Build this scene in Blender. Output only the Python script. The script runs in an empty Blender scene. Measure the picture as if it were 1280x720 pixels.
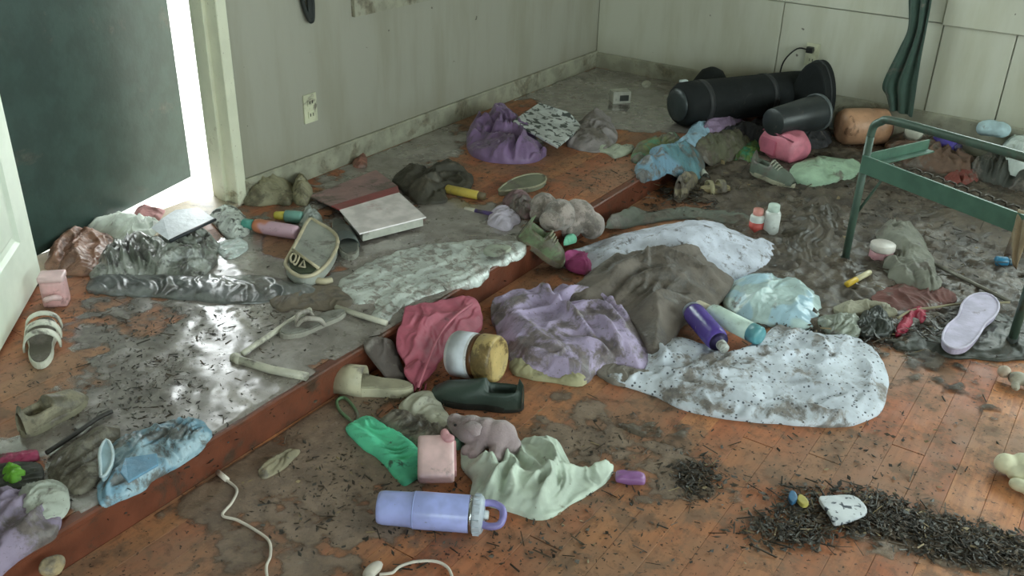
import bpy, bmesh, math, random
import numpy as np
from mathutils import Vector, Matrix
from mathutils.geometry import delaunay_2d_cdt

scene = bpy.context.scene
col = scene.collection
R = math.radians
# ------------------------------------------------------------------ camera
FPX, YAW, PITCH, ROLL, CAMZ = 1185.7, R(-33.695), R(27.442), R(-1.606), 1.5
def cam_axes():
    cy, sy, cp, sp = math.cos(YAW), math.sin(YAW), math.cos(PITCH), math.sin(PITCH)
    f = np.array([sy*cp, cy*cp, -sp]); r = np.array([cy, -sy, 0.]); d = np.cross(f, r)
    cr, sr = math.cos(ROLL), math.sin(ROLL)
    return np.array([cr*r + sr*d, -sr*r + cr*d, f])
AX = cam_axes()
CAM = np.array([0., 0., CAMZ])
cd = bpy.data.cameras.new('camera'); cam = bpy.data.objects.new('camera', cd); col.objects.link(cam)
cd.sensor_width = 36; cd.lens = FPX/1280*36; cd.clip_start = .05
mw = Matrix.Identity(4)
for i in range(3):
    mw[i][0] = AX[0][i]; mw[i][1] = -AX[1][i]; mw[i][2] = -AX[2][i]; mw[i][3] = CAM[i]
cam.matrix_world = mw
scene.camera = cam
# ------------------------------------------------------------------ light, exposure
vs = scene.view_settings
vs.view_transform = 'Standard'; vs.look = 'None'; vs.gamma = 1; vs.use_curve_mapping = False
vs.exposure = 0.0
SKY = 11.0
w = bpy.data.worlds.new('sky'); scene.world = w; w.use_nodes = True
bg = w.node_tree.nodes['Background']; bg.inputs[0].default_value = (.935, .995, 1.0, 1); bg.inputs[1].default_value = SKY
try:
    scene.cycles.use_denoising = True; scene.cycles.max_bounces = 8; scene.cycles.diffuse_bounces = 5
    scene.cycles.caustics_reflective = False; scene.cycles.caustics_refractive = False
    scene.cycles.sample_clamp_indirect = 12
except Exception: pass
XL, YB, XR, YF, ZC = -2.71, 4.88, 2.9, -2.6, 2.55     # room: left wall, back wall, right wall, wall behind, ceiling
STEP, SX = .10, -1.63                                # raised floor height, step edge
WT = .13
DY0, DY1, DZ = 1.33, 2.195, 2.10                     # doorway in the left wall
WINL = [(2.92, 4.15, .80, 2.15)]
WINB = [(-.80, .75, .80, 2.05), (1.1, 2.5, .80, 2.05)]
WINR = [(-1.9, -.3, .75, 2.15), (.1, 1.7, .75, 2.15), (2.3, 4.4, .65, 2.2)]
WINF = [(.4, 2.3, .75, 2.15)]
def portal(x, y, z, sx, sy, rot):
    l = bpy.data.lights.new('window_daylight', 'AREA'); l.shape = 'RECTANGLE'; l.size = sx; l.size_y = sy
    l.cycles.is_portal = True
    o = bpy.data.objects.new('window_daylight', l); col.objects.link(o); o.location = (x, y, z); o.rotation_euler = rot
for a, b, c, d in WINL + [(DY0, DY1, STEP, DZ)]: portal(XL-WT-.02, (a+b)/2, (c+d)/2, d-c, b-a, (0, -math.pi/2, 0))
for a, b, c, d in WINB: portal((a+b)/2, YB+WT+.02, (c+d)/2, b-a, d-c, (-math.pi/2, 0, 0))
for a, b, c, d in WINR: portal(XR+WT+.02, (a+b)/2, (c+d)/2, d-c, b-a, (0, math.pi/2, 0))
for a, b, c, d in WINF: portal((a+b)/2, YF-WT-.02, (c+d)/2, b-a, d-c, (math.pi/2, 0, 0))

# ------------------------------------------------------------------ pixel -> place
def ray(px, py): return AX.T @ np.array([(px-640)/FPX, (py-360)/FPX, 1.])
def Pz(px, py, z):
    d = ray(px, py); return CAM + d*((z-CAMZ)/d[2])
def Px(px, py, x):
    d = ray(px, py); return CAM + d*(x/d[0])
def Py(px, py, y):
    d = ray(px, py); return CAM + d*(y/d[1])
RAMP = .10
def F(px, py, dz=0., ramp=RAMP):
    p = Pz(px, py, STEP+dz)
    if p[0] <= SX: return p
    q = Pz(px, py, dz)
    if q[0] >= SX+ramp: return q
    d = ray(px, py); k = STEP/ramp        # z = STEP+dz - k (x-SX)
    t = (STEP+dz + k*SX - CAMZ)/(d[2]+k*d[0])
    return CAM + d*t
def fh(x, ramp=RAMP):
    return STEP*np.clip(1-(np.asarray(x, float)-SX)/ramp, 0, 1)
def proj(X, Y, Z):
    p = np.stack([X, Y, Z-CAMZ], -1) @ AX.T
    return 640+FPX*p[..., 0]/p[..., 2], 360+FPX*p[..., 1]/p[..., 2]

# ------------------------------------------------------------------ noise
def _h(ix, iy, s):
    n = (ix*374761393 + iy*668265263 + s*1274126177) & 0xffffffff
    n = ((n ^ (n >> 13))*1274126177) & 0xffffffff
    return ((n ^ (n >> 16)) & 0xffff)/65535.
def vn(x, y, s=0):
    x = np.asarray(x, float); y = np.asarray(y, float)
    ix = np.floor(x).astype(np.int64); iy = np.floor(y).astype(np.int64)
    u = x-ix; v = y-iy; u = u*u*u*(u*(6*u-15)+10); v = v*v*v*(v*(6*v-15)+10)
    a = _h(ix, iy, s); b = _h(ix+1, iy, s); c = _h(ix, iy+1, s); d = _h(ix+1, iy+1, s)
    return (a*(1-u)+b*u)*(1-v)+(c*(1-u)+d*u)*v
def fbm(x, y, s=0, o=4, g=.5):
    t = 0; a = 1; n = 0
    for i in range(o):
        t = t + a*vn(x, y, s+i*17); n += a; a *= g; x = np.asarray(x)*2.03+5.1; y = np.asarray(y)*2.03-3.7
    return t/n

# ------------------------------------------------------------------ materials
def lin(c):
    r = []
    for v in c[:3]:
        v = v/255.; r.append(v/12.92 if v <= .04045 else ((v+.055)/1.055)**2.4)
    return (*r, 1)
MATS = {}
MUD = (114, 105, 97)
class NT:
    def __init__(s, name):
        m = bpy.data.materials.new(name); m.use_nodes = True
        s.m = m; s.t = m.node_tree; s.b = s.t.nodes['Principled BSDF']
    def n(s, typ, **kw):
        o = s.t.nodes.new(typ)
        for k, v in kw.items(): setattr(o, k, v)
        return o
    def set(s, sock, v):
        if hasattr(v, 'links') or isinstance(v, bpy.types.NodeSocket): s.t.links.new(v, sock)
        else: sock.default_value = v
    def noise(s, vec, scale, detail=4, rough=.55, dist=0.):
        o = s.n('ShaderNodeTexNoise'); s.set(o.inputs['Vector'], vec)
        o.inputs['Scale'].default_value = scale; o.inputs['Detail'].default_value = detail
        o.inputs['Roughness'].default_value = rough; o.inputs['Distortion'].default_value = dist
        return o.outputs['Fac']
    def mrange(s, v, a, b, c=0., d=1.):
        o = s.n('ShaderNodeMapRange'); o.interpolation_type = 'SMOOTHSTEP'; s.set(o.inputs[0], v)
        for i, k in enumerate((a, b, c, d)): s.set(o.inputs[1+i], k)
        return o.outputs[0]
    def mix(s, f, a, b):
        o = s.n('ShaderNodeMix', data_type='RGBA'); s.set(o.inputs[0], f); s.set(o.inputs[6], a); s.set(o.inputs[7], b)
        return o.outputs[2]
    def math(s, op, a, b=0.):
        o = s.n('ShaderNodeMath', operation=op); s.set(o.inputs[0], a); s.set(o.inputs[1], b); return o.outputs[0]
    def pos(s): return s.n('ShaderNodeNewGeometry').outputs['Position']
    def mapping(s, vec, scale, rot=(0, 0, 0)):
        o = s.n('ShaderNodeMapping'); s.set(o.inputs[0], vec); o.inputs['Scale'].default_value = scale
        o.inputs['Rotation'].default_value = rot; return o.outputs[0]
    def bump(s, h, st, dist=.01):
        o = s.n('ShaderNodeBump'); s.set(o.inputs['Height'], h); o.inputs['Strength'].default_value = st
        o.inputs['Distance'].default_value = dist; s.t.links.new(o.outputs[0], s.b.inputs['Normal'])
def M(name, c, rough=.6, mud=0., mudcol=MUD, ms=9., metal=0., bump=.15, bs=60., var=.12, spec=.5, dots=None, sheen=0., trans=0., c2=None, c2s=14., c2t=.52, alpha=1., coat=0.):
    if name in MATS: return MATS[name]
    t = NT(name); p = t.pos()
    base = lin(c); dark = tuple(v*(1-2.2*var) for v in base[:3])+(1,)
    cc = t.mix(t.mrange(t.noise(p, 13, 3), .35, .65), dark, base)
    if c2 is not None:
        cc = t.mix(t.mrange(t.noise(p, c2s, 2, .5, .6), c2t-.04, c2t+.04), cc, lin(c2))
    if dots:
        v = t.n('ShaderNodeTexVoronoi'); t.set(v.inputs['Vector'], p); v.inputs['Scale'].default_value = dots[0]
        cc = t.mix(t.mrange(v.outputs['Distance'], dots[1], dots[1]+.08, 1., 0.), cc, lin(dots[2]))
    h = t.noise(p, bs, 4)
    if mud > 0:
        th = .5+(.5-mud)*.38
        m1 = t.noise(p, ms, 8, .68, .4)
        mk = t.mrange(m1, th-.055, th+.055, 0., .9)
        m2 = t.mrange(t.noise(p, 95, 4, .65), .68-.16*mud, .74-.16*mud)
        mk = t.math('MAXIMUM', mk, t.math('MULTIPLY', m2, .75))
        md = lin(mudcol); mdd = tuple(v*.5 for v in md[:3])+(1,)
        mc = t.mix(t.mrange(t.noise(p, 45, 5, .7), .35, .65), mdd, md)
        cc = t.mix(mk, cc, mc)
        t.set(t.b.inputs['Roughness'], t.mrange(mk, 0, 1, rough, .42))
        h = t.math('ADD', h, t.math('MULTIPLY', mk, .6))
    else: t.b.inputs['Roughness'].default_value = rough
    t.set(t.b.inputs['Base Color'], cc)
    t.b.inputs['Metallic'].default_value = metal
    t.b.inputs['Specular IOR Level'].default_value = spec
    if coat: t.b.inputs['Coat Weight'].default_value = coat; t.b.inputs['Coat Roughness'].default_value = .18
    if sheen: t.b.inputs['Sheen Weight'].default_value = sheen
    if trans: t.b.inputs['Transmission Weight'].default_value = trans
    if alpha < 1: t.b.inputs['Alpha'].default_value = alpha
    if bump: t.bump(h, bump)
    MATS[name] = t.m; return t.m

def wood_mat():
    t = NT('floor_planks'); p = t.pos()
    oi = t.n('ShaderNodeObjectInfo').outputs['Random']
    g = t.noise(t.mapping(p, (60, 5, 60)), 1, 5, .6, .3)
    c = t.mix(t.mrange(oi, 0, 1), lin((178, 108, 76)), lin((200, 136, 92)))
    c = t.mix(t.mrange(g, .35, .7, 0., .55), c, lin((132, 76, 54)))
    big = t.noise(p, 1.9, 6, .62, .3)
    c = t.mix(t.mrange(big, .38, .62, 0., .8), c, lin((146, 116, 95)))          # dried silt film
    sm = t.noise(p, 9, 6, .7)
    c = t.mix(t.mrange(sm, .50, .62, 0., .75), c, lin((122, 100, 84)))
    c = t.mix(t.mrange(t.noise(p, 26, 6, .75, .5), .50, .64, 0., .6), c, lin((112, 82, 64)))
    sp = t.mrange(t.noise(p, 75, 3, .6), .62, .67)
    c = t.mix(t.math('MULTIPLY', sp, .85), c, lin((48, 38, 32)))
    t.set(t.b.inputs['Base Color'], c)
    t.set(t.b.inputs['Roughness'], t.mrange(sm, .35, .65, .42, .62))
    t.b.inputs['Specular IOR Level'].default_value = .25
    t.bump(t.math('ADD', g, t.math('MULTIPLY', sp, .8)), .12, .006)
    return t.m
def mud_mat(name, c1, c2, r0=.22, r1=.6, spec=.6, bst=.5, coat=0.):
    t = NT(name); p = t.pos()
    a = t.noise(p, 11, 8, .7, .3); b = t.noise(p, 85, 5, .7)
    c = t.mix(t.mrange(a, .38, .62), lin(c1), lin(c2))
    c = t.mix(t.mrange(b, .60, .68, 0., .8), c, lin(tuple(v*.45 for v in c2)))
    c = t.mix(t.mrange(t.noise(p, 55, 3, .6), .66, .70, 0., .5), c, lin((150, 140, 122)))
    at = t.n('ShaderNodeAttribute', attribute_name='cover').outputs['Fac']
    al = t.math('ADD', at, t.math('MULTIPLY', t.math('SUBTRACT', t.noise(p, 38, 6, .7), .5), .9))
    t.set(t.b.inputs['Alpha'], t.mrange(al, .0, .75))
    t.set(t.b.inputs['Base Color'], c)
    t.set(t.b.inputs['Roughness'], t.mrange(t.noise(p, 5, 5, .65), .38, .62, r0, r1))
    t.b.inputs['Specular IOR Level'].default_value = spec
    t.b.inputs['Coat Weight'].default_value = coat; t.b.inputs['Coat Roughness'].default_value = .2; t.b.inputs['Coat IOR'].default_value = 1.45
    t.bump(t.math('ADD', a, t.math('MULTIPLY', b, .5)), bst, .010)
    return t.m
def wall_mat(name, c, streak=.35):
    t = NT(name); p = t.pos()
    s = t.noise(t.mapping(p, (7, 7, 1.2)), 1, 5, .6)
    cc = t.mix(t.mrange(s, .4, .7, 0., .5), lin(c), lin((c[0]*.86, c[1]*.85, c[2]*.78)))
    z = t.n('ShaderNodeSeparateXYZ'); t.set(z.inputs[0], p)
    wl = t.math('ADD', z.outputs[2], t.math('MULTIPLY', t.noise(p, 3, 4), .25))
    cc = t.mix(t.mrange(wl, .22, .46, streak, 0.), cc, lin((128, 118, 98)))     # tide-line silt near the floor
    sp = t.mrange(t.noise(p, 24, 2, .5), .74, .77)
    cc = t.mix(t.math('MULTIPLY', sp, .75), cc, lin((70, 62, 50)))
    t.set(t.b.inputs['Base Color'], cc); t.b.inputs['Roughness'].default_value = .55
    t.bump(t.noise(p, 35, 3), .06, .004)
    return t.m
WALL = wall_mat('wall_paint_shaded', (160, 158, 146)); WALLB = wall_mat('wall_panel_paint', (204, 204, 190))  # same paint; the left wall's weaker light is darkened into the first colour
TRIM = M('trim_paint', (214, 216, 196), .5, mud=.30, mudcol=(120, 105, 80), ms=5, bump=.1)
CASING = M('casing_paint', (222, 222, 200), .5, mud=.12, mudcol=(178, 166, 134), ms=9, bump=.1, var=.03)
PLANK = wood_mat()

# ------------------------------------------------------------------ object helpers
def tag(o, label=None, cat=None, group=None, kind=None):
    if label: o['label'] = label
    if cat: o['category'] = cat
    if group: o['group'] = group
    if kind: o['kind'] = kind
    return o
def mesh_of(v, f, name='mesh', smooth=True, mi=None):
    me = bpy.data.meshes.new(name); me.from_pydata([tuple(map(float, a)) for a in v], [], [tuple(map(int, a)) for a in f])
    if smooth: me.polygons.foreach_set('use_smooth', [True]*len(me.polygons))
    if mi is not None: me.polygons.foreach_set('material_index', list(mi))
    me.update(); return me
def obj(name, me, mat, parent=None, loc=(0, 0, 0), rot=(0, 0, 0), mx=None):
    if name.count('.') == 0 and me.name.startswith('mesh'): me.name = name
    if mat is not None and not me.materials:
        for m in (mat if isinstance(mat, (list, tuple)) else [mat]): me.materials.append(m)
    o = bpy.data.objects.new(name, me); col.objects.link(o)
    if mx is not None: o.matrix_local = mx
    else: o.location = loc; o.rotation_euler = rot
    if parent is not None: o.parent = parent
    return o
def thing(name, label, cat, loc=(0, 0, 0), rz=0., group=None, mx=None):
    o = bpy.data.objects.new(name, None); o.empty_display_size = .05; col.objects.link(o)
    if mx is not None: o.matrix_world = mx
    else: o.location = tuple(map(float, loc)); o.rotation_euler = (0, 0, rz)
    return tag(o, label, cat, group)
def bm_mesh(bm, smooth=True, name='mesh'):
    me = bpy.data.meshes.new(name); bm.to_mesh(me); bm.free()
    if smooth: me.polygons.foreach_set('use_smooth', [True]*len(me.polygons))
    me.update(); return me
def bevel(bm, w, seg=2):
    if w > 0: bmesh.ops.bevel(bm, geom=bm.edges[:], offset=w, segments=seg, affect='EDGES', profile=.7, clamp_overlap=True)
def box(sx, sy, sz, bev=0., c=(0, 0, 0), seg=2):
    bm = bmesh.new(); bmesh.ops.create_cube(bm, size=1)
    for v in bm.verts: v.co = Vector((v.co.x*sx, v.co.y*sy, v.co.z*sz))
    bevel(bm, bev, seg)
    for v in bm.verts: v.co += Vector(c)
    return bm_mesh(bm, smooth=bev > .006)
def boxes(lst, bev=0.):
    """several joined bars of ONE part: (x0,x1,y0,y1,z0,z1)"""
    vs_, fs_ = [], []
    for x0, x1, y0, y1, z0, z1 in lst:
        k = len(vs_)
        vs_ += [(x, y, z) for x in (x0, x1) for y in (y0, y1) for z in (z0, z1)]
        fs_ += [(k, k+1, k+3, k+2), (k+4, k+6, k+7, k+5), (k, k+4, k+5, k+1), (k+2, k+3, k+7, k+6), (k, k+2, k+6, k+4), (k+1, k+5, k+7, k+3)]
    me = mesh_of(vs_, fs_, smooth=False)
    if bev:
        bm = bmesh.new(); bm.from_mesh(me); bevel(bm, bev, 1); me = bm_mesh(bm, False)
    return me
def prism(poly, z0, z1, bev=0., seg=2):
    bm = bmesh.new(); vs_ = [bm.verts.new((p[0], p[1], z0)) for p in poly]
    f = bm.faces.new(vs_); r = bmesh.ops.extrude_face_region(bm, geom=[f])
    for v in r['geom']:
        if isinstance(v, bmesh.types.BMVert): v.co.z = z1
    bmesh.ops.recalc_face_normals(bm, faces=bm.faces[:])
    if bev:
        es = [e for e in bm.edges if abs(e.verts[0].co.z-e.verts[1].co.z) < 1e-6]
        bmesh.ops.bevel(bm, geom=es, offset=bev, segments=seg, affect='EDGES', profile=.7, clamp_overlap=True)
    return bm_mesh(bm, False)
def lathe(prof, n=24, axis='X', cap=True):
    v, f = [], []
    for t, r in prof:
        for k in range(n):
            a = 2*math.pi*k/n; c, s = r*math.cos(a), r*math.sin(a)
            v.append((t, c, s) if axis == 'X' else (c, s, t))
    m = len(prof)
    for i in range(m-1):
        for k in range(n):
            f.append((i*n+k, i*n+(k+1) % n, (i+1)*n+(k+1) % n, (i+1)*n+k))
    if cap:
        f.append(tuple(range(n-1, -1, -1))); f.append(tuple((m-1)*n+k for k in range(n)))
    return mesh_of(v, f)
def catmull(pts, n=6, closed=False):
    P = [np.array(p, float) for p in pts]; out = []; m = len(P)
    for i in range(m if closed else m-1):
        g = (lambda j: P[j % m]) if closed else (lambda j: P[min(max(j, 0), m-1)])
        a, b, c, d = g(i-1), g(i), g(i+1), g(i+2)
        for k in range(n):
            t = k/n; out.append(.5*((2*b)+(-a+c)*t+(2*a-5*b+4*c-d)*t*t+(-a+3*b-3*c+d)*t**3))
    if not closed: out.append(P[-1])
    return out
def tube(pts, r, n=8, closed=False, smooth_n=0):
    P = [np.array(p, float) for p in (catmull(pts, smooth_n, closed) if smooth_n else pts)]; m = len(P)
    rr = r if hasattr(r, '__len__') else [r]*m
    if len(rr) != m: rr = np.interp(np.linspace(0, 1, m), np.linspace(0, 1, len(rr)), rr)
    v, f = [], []; up = np.array([0, 0, 1.])
    for i in range(m):
        a = P[(i-1) % m] if closed else P[max(i-1, 0)]; b = P[(i+1) % m] if closed else P[min(i+1, m-1)]
        t = b-a; t = t/(np.linalg.norm(t)+1e-9)
        u = np.cross(t, up)
        if np.linalg.norm(u) < 1e-3: u = np.cross(t, (1, 0, 0))
        u /= np.linalg.norm(u); w_ = np.cross(u, t)
        for k in range(n):
            q = 2*math.pi*k/n; v.append(P[i]+rr[i]*(math.cos(q)*u+math.sin(q)*w_))
    for i in range(m if closed else m-1):
        j = (i+1) % m
        for k in range(n): f.append((i*n+k, i*n+(k+1) % n, j*n+(k+1) % n, j*n+k))
    if not closed: f.append(tuple(range(n-1, -1, -1))); f.append(tuple((m-1)*n+k for k in range(n)))
    return mesh_of(v, f)
def blob(ells, vox=.006, smooth=4):
    """one continuous skin over (x,y,z,rx,ry,rz) ellipsoids: remesh modifier applied by evaluation"""
    bm = bmesh.new()
    for e in ells:
        r = bmesh.ops.create_icosphere(bm, subdivisions=2, radius=1)
        for q in r['verts']: q.co = Vector((q.co.x*e[3]+e[0], q.co.y*e[4]+e[1], q.co.z*e[5]+e[2]))
    me = bm_mesh(bm); o = bpy.data.objects.new('tmp', me); col.objects.link(o)
    m = o.modifiers.new('r', 'REMESH'); m.mode = 'VOXEL'; m.voxel_size = vox
    m = o.modifiers.new('s', 'SMOOTH'); m.iterations = smooth
    dg = bpy.context.evaluated_depsgraph_get(); r = bpy.data.meshes.new_from_object(o.evaluated_get(dg))
    bpy.data.objects.remove(o); r.polygons.foreach_set('use_smooth', [True]*len(r.polygons)); r.name = 'mesh'
    return r
def inside(px, py, poly):
    poly = np.asarray(poly); c = np.zeros(px.shape, bool); n = len(poly); j = n-1
    for i in range(n):
        xi, yi = poly[i]; xj, yj = poly[j]
        k = ((yi > py) != (yj > py)) & (px < (xj-xi)*(py-yi)/(yj-yi+1e-12)+xi); c ^= k; j = i
    return c
def resample(poly, s):
    out = []
    n = len(poly)
    for i in range(n):
        a = np.array(poly[i]); b = np.array(poly[(i+1) % n]); L = np.linalg.norm(b-a); k = max(1, int(round(L/s)))
        for j in range(k): out.append(a+(b-a)*j/k)
    return out
def cloth_mesh(poly_px, h=.04, seed=0, fs=10., fa=.6, ang=0., an=2.2, edge=.03, dz=None, lift=0., bulge=(), ruffle=.4, n=4200, sharp=1., flat=False, zfun=None, round_=True, skirt=True, lump=0., jag=.03, ridges=()):
    dz = h*.35+lift if dz is None else dz
    P = np.array([F(x, y, dz)[:2] for x, y in poly_px])
    if round_: P = np.array(catmull(P, 4, True))
    area = abs(np.sum(P[:, 0]*np.roll(P[:, 1], -1)-np.roll(P[:, 0], -1)*P[:, 1]))/2
    s = min(max(math.sqrt(area/n), .0035), .03); jag = min(jag, .10*math.sqrt(area)); fs = max(fs, 2.9/math.sqrt(area)); edge = min(edge, .13*math.sqrt(area)); fa = max(fa, .62) if area < .02 and not flat else fa
    B = np.array(resample(P, s)); tg = np.roll(B, -1, 0)-np.roll(B, 1, 0); tg = tg/(np.linalg.norm(tg, axis=1)[:, None]+1e-9)
    jit = jag*(fbm(B[:, 0]*15+seed, B[:, 1]*15, seed+21, 2)-.5); B = B+np.stack([tg[:, 1], -tg[:, 0]], -1)*jit[:, None]
    x0, y0 = B.min(0); x1, y1 = B.max(0)
    gx, gy = np.meshgrid(np.arange(x0, x1, s), np.arange(y0, y1, s*.87)); gx = gx+(np.arange(gx.shape[0]) % 2)[:, None]*s/2
    rs = np.random.RandomState(seed+5)
    gx = (gx+rs.uniform(-.12, .12, gx.shape)*s).ravel(); gy = (gy+rs.uniform(-.12, .12, gy.shape)*s).ravel()
    k = inside(gx, gy, B); gx, gy = gx[k], gy[k]
    d = np.full(len(gx), 9.)
    for i in range(0, len(B), 64): d = np.minimum(d, np.sqrt((gx[:, None]-B[None, i:i+64, 0])**2+(gy[:, None]-B[None, i:i+64, 1])**2).min(1))
    k = d > s*.55; gx, gy = gx[k], gy[k]
    pts = [Vector((float(a), float(b))) for a, b in B]+[Vector((float(a), float(b))) for a, b in zip(gx, gy)]
    nb = len(B)
    vc, ed, fc, *_ = delaunay_2d_cdt(pts, [(i, (i+1) % nb) for i in range(nb)], [], 1, 1e-6)
    X = np.array([q[0] for q in vc]); Y = np.array([q[1] for q in vc])
    d = np.full(len(X), 9.)
    for i in range(0, nb, 64): d = np.minimum(d, np.sqrt((X[:, None]-B[None, i:i+64, 0])**2+(Y[:, None]-B[None, i:i+64, 1])**2).min(1))
    e = .22+.78*(1-np.exp(-(d/edge)**1.15)); e2 = 1-np.exp(-(d/(edge*3.2))**1.3)
    ca, sa = math.cos(ang), math.sin(ang)
    u0 = X*ca+Y*sa; v0 = -X*sa+Y*ca
    wu = fbm(u0*5+seed, v0*5, seed+1, 3)-.5; wv = fbm(u0*5, v0*5-seed, seed+2, 3)-.5
    u = u0+wu*.26; v = v0+wv*.26; k = fs*1.55
    rid = lambda q: 1.02-np.sqrt((2*q-1)**2+.012); an = an*1.7
    r1 = rid(vn(u*k, v*k/an, seed+3))**(1.5*sharp); r2 = rid(vn(u*k*2.1+9, v*k*2.1/(an*.8), seed+4))**(1.4*sharp)
    r3 = rid(fbm((u0+wv*.1)*k*3.1, (v0+wu*.1)*k*2.2, seed+6, 2))**1.3
    fold = .64*r1+.30*r2+.10*r3
    zb = fh(X) if zfun is None else zfun(X, Y)
    big = .45+1.0*fbm(u0*6+3*seed, v0*6, seed+9, 2)
    Z = zb+lift+.004+h*e*((1-fa)*(.25+.75*e2)*big+fa*fold*1.15)+(1-np.clip(e2*2, 0, 1))*ruffle*.012*vn(X*38, Y*38, seed+8)
    for bx_, by_, br, bh in bulge:
        c = F(bx_, by_, dz); Z = Z+bh*np.exp(-((X-c[0])**2+(Y-c[1])**2)/(br*br))*(e if not flat else 1)
    for rp, rw, rh in ridges:                       # folds traced along their crests
        C = np.array([F(x, y, dz)[:2] for x, y in catmull(rp, 10)]); q = np.full(len(X), 9.)
        j = np.zeros(len(X), int)
        dd = np.sqrt((X[:, None]-C[None, :, 0])**2+(Y[:, None]-C[None, :, 1])**2); q = dd.min(1); j = dd.argmin(1)
        tp = np.sin(np.pi*np.clip((j+.5)/len(C), .02, .98))**.5
        Z = Z+rh*tp*np.exp(-(q/rw)**2)*np.clip(e, 0, 1)
    bm = bmesh.new(); V = [bm.verts.new((float(a), float(b), float(c))) for a, b, c in zip(X, Y, Z)]
    for t in fc:
        try: bm.faces.new([V[i] for i in t])
        except ValueError: pass
    bm.normal_update()
    if sum(f_.normal.z for f_ in bm.faces) < 0: bmesh.ops.reverse_faces(bm, faces=bm.faces[:])
    if skirt:
        be = [q for q in bm.edges if len(q.link_faces) == 1]
        r = bmesh.ops.extrude_edge_only(bm, edges=be)
        for q in r['geom']:
            if isinstance(q, bmesh.types.BMVert):
                lo = float(fh(q.co.x) if zfun is None else zfun(np.array([q.co.x]), np.array([q.co.y]))[0])+lift*.6
                q.co.z = lo+.0005
    for q in [q for q in bm.verts if not q.link_faces]: bm.verts.remove(q)
    return bm_mesh(bm)
def cloth(name, label, cat, poly, mat, parent=None, group=None, **kw):
    o = obj(name, cloth_mesh(poly, **kw), mat, parent)
    return tag(o, label, cat, group)
def axis_frame(a_px, b_px, r, z=None, flip=False):
    """frame lying on the floor: origin on the axis at end a, +X towards end b"""
    if z is None:
        a = F(*a_px, dz=r, ramp=.001); b = F(*b_px, dz=r, ramp=.001)
    else: a = Pz(*a_px, z+r); b = Pz(*b_px, z+r)
    d = Vector(b-a); L = d.length; x = d.normalized(); y = Vector((0, 0, 1)).cross(x).normalized(); zz = x.cross(y)
    m = Matrix.Identity(4)
    for i in range(3): m[i][0] = x[i]; m[i][1] = y[i]; m[i][2] = zz[i]; m[i][3] = a[i]
    return m, L
def lying(name, label, cat, a, b, r, parts, z=None, group=None, n=20):
    """round thing on its side: parts = [(part name, [(t,rr)...], mat)], t as share of length, rr as share of r"""
    m, L = axis_frame(a, b, r, z)
    if len(parts) == 1:
        o = obj(name, lathe([(t*L, q*r) for t, q in parts[0][1]], n), parts[0][2], mx=m); return tag(o, label, cat, group), m, L
    o = thing(name, label, cat, mx=m, group=group)
    for pn, pf, mt in parts: obj(pn, lathe([(t*L, q*r) for t, q in pf], n), mt, o)
    return o, m, L

# ================================================================== SETTING
def wall_cells(a0, a1, z0, z1, holes):
    as_ = sorted({a0, a1, *[h[0] for h in holes], *[h[1] for h in holes]}); zs = sorted({z0, z1, *[h[2] for h in holes], *[h[3] for h in holes]})
    for i in range(len(as_)-1):
        for j in range(len(zs)-1):
            ca, cz = (as_[i]+as_[i+1])/2, (zs[j]+zs[j+1])/2
            if not any(h[0] < ca < h[1] and h[2] < cz < h[3] for h in holes): yield as_[i], as_[i+1], zs[j], zs[j+1]
def S(name, me, mat, parent=None, **kw):
    o = obj(name, me, mat, parent, **kw)
    if parent is None: o['kind'] = 'structure'
    return o
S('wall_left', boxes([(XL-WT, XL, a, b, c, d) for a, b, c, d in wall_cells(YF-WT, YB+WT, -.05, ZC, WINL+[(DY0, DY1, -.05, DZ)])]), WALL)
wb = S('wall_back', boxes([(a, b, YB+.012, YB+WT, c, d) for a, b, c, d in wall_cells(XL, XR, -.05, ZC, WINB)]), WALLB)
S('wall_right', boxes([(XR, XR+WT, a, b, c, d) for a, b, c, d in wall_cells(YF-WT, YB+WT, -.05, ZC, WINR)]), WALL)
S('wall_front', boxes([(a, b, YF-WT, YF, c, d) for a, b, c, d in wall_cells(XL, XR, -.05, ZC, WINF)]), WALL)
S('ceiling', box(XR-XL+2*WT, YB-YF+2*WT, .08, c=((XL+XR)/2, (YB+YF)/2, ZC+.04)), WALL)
# wall panels of the back wall below the rail, with open joints
js = [XL+.001, -1.635, -.862, -.545, .18, .9, 1.62, XR]
for a, b in zip(js[:-1], js[1:]):
    o = box(b-a-.006, .012, .60-.0, .002); obj('wall_panel', o, WALLB, wb, loc=((a+b)/2, YB+.006-(0.006 if a > -.9 else 0), .30))
# horizontal rail board above the panels
S('trim_1', boxes([(XL, -.87, YB-.012, YB+.012, .605, .80)], .003), WALLB)
S('trim_2', boxes([(-.868, XR, YB-.022, YB+.012, .598, .80)], .003), WALLB)
# baseboards
S('baseboard_left', boxes([(XL, XL+.018, DY1+.02, YB, STEP-.02, STEP+.092)], .005), M('baseboard_paint', (164, 162, 144), .5, mud=.3, mudcol=(134, 127, 108), ms=6, bump=.1))
S('baseboard_back', boxes([(XL, XR, YB-.024, YB, -.03, STEP+.085)], .005), MATS['baseboard_paint'])
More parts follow.
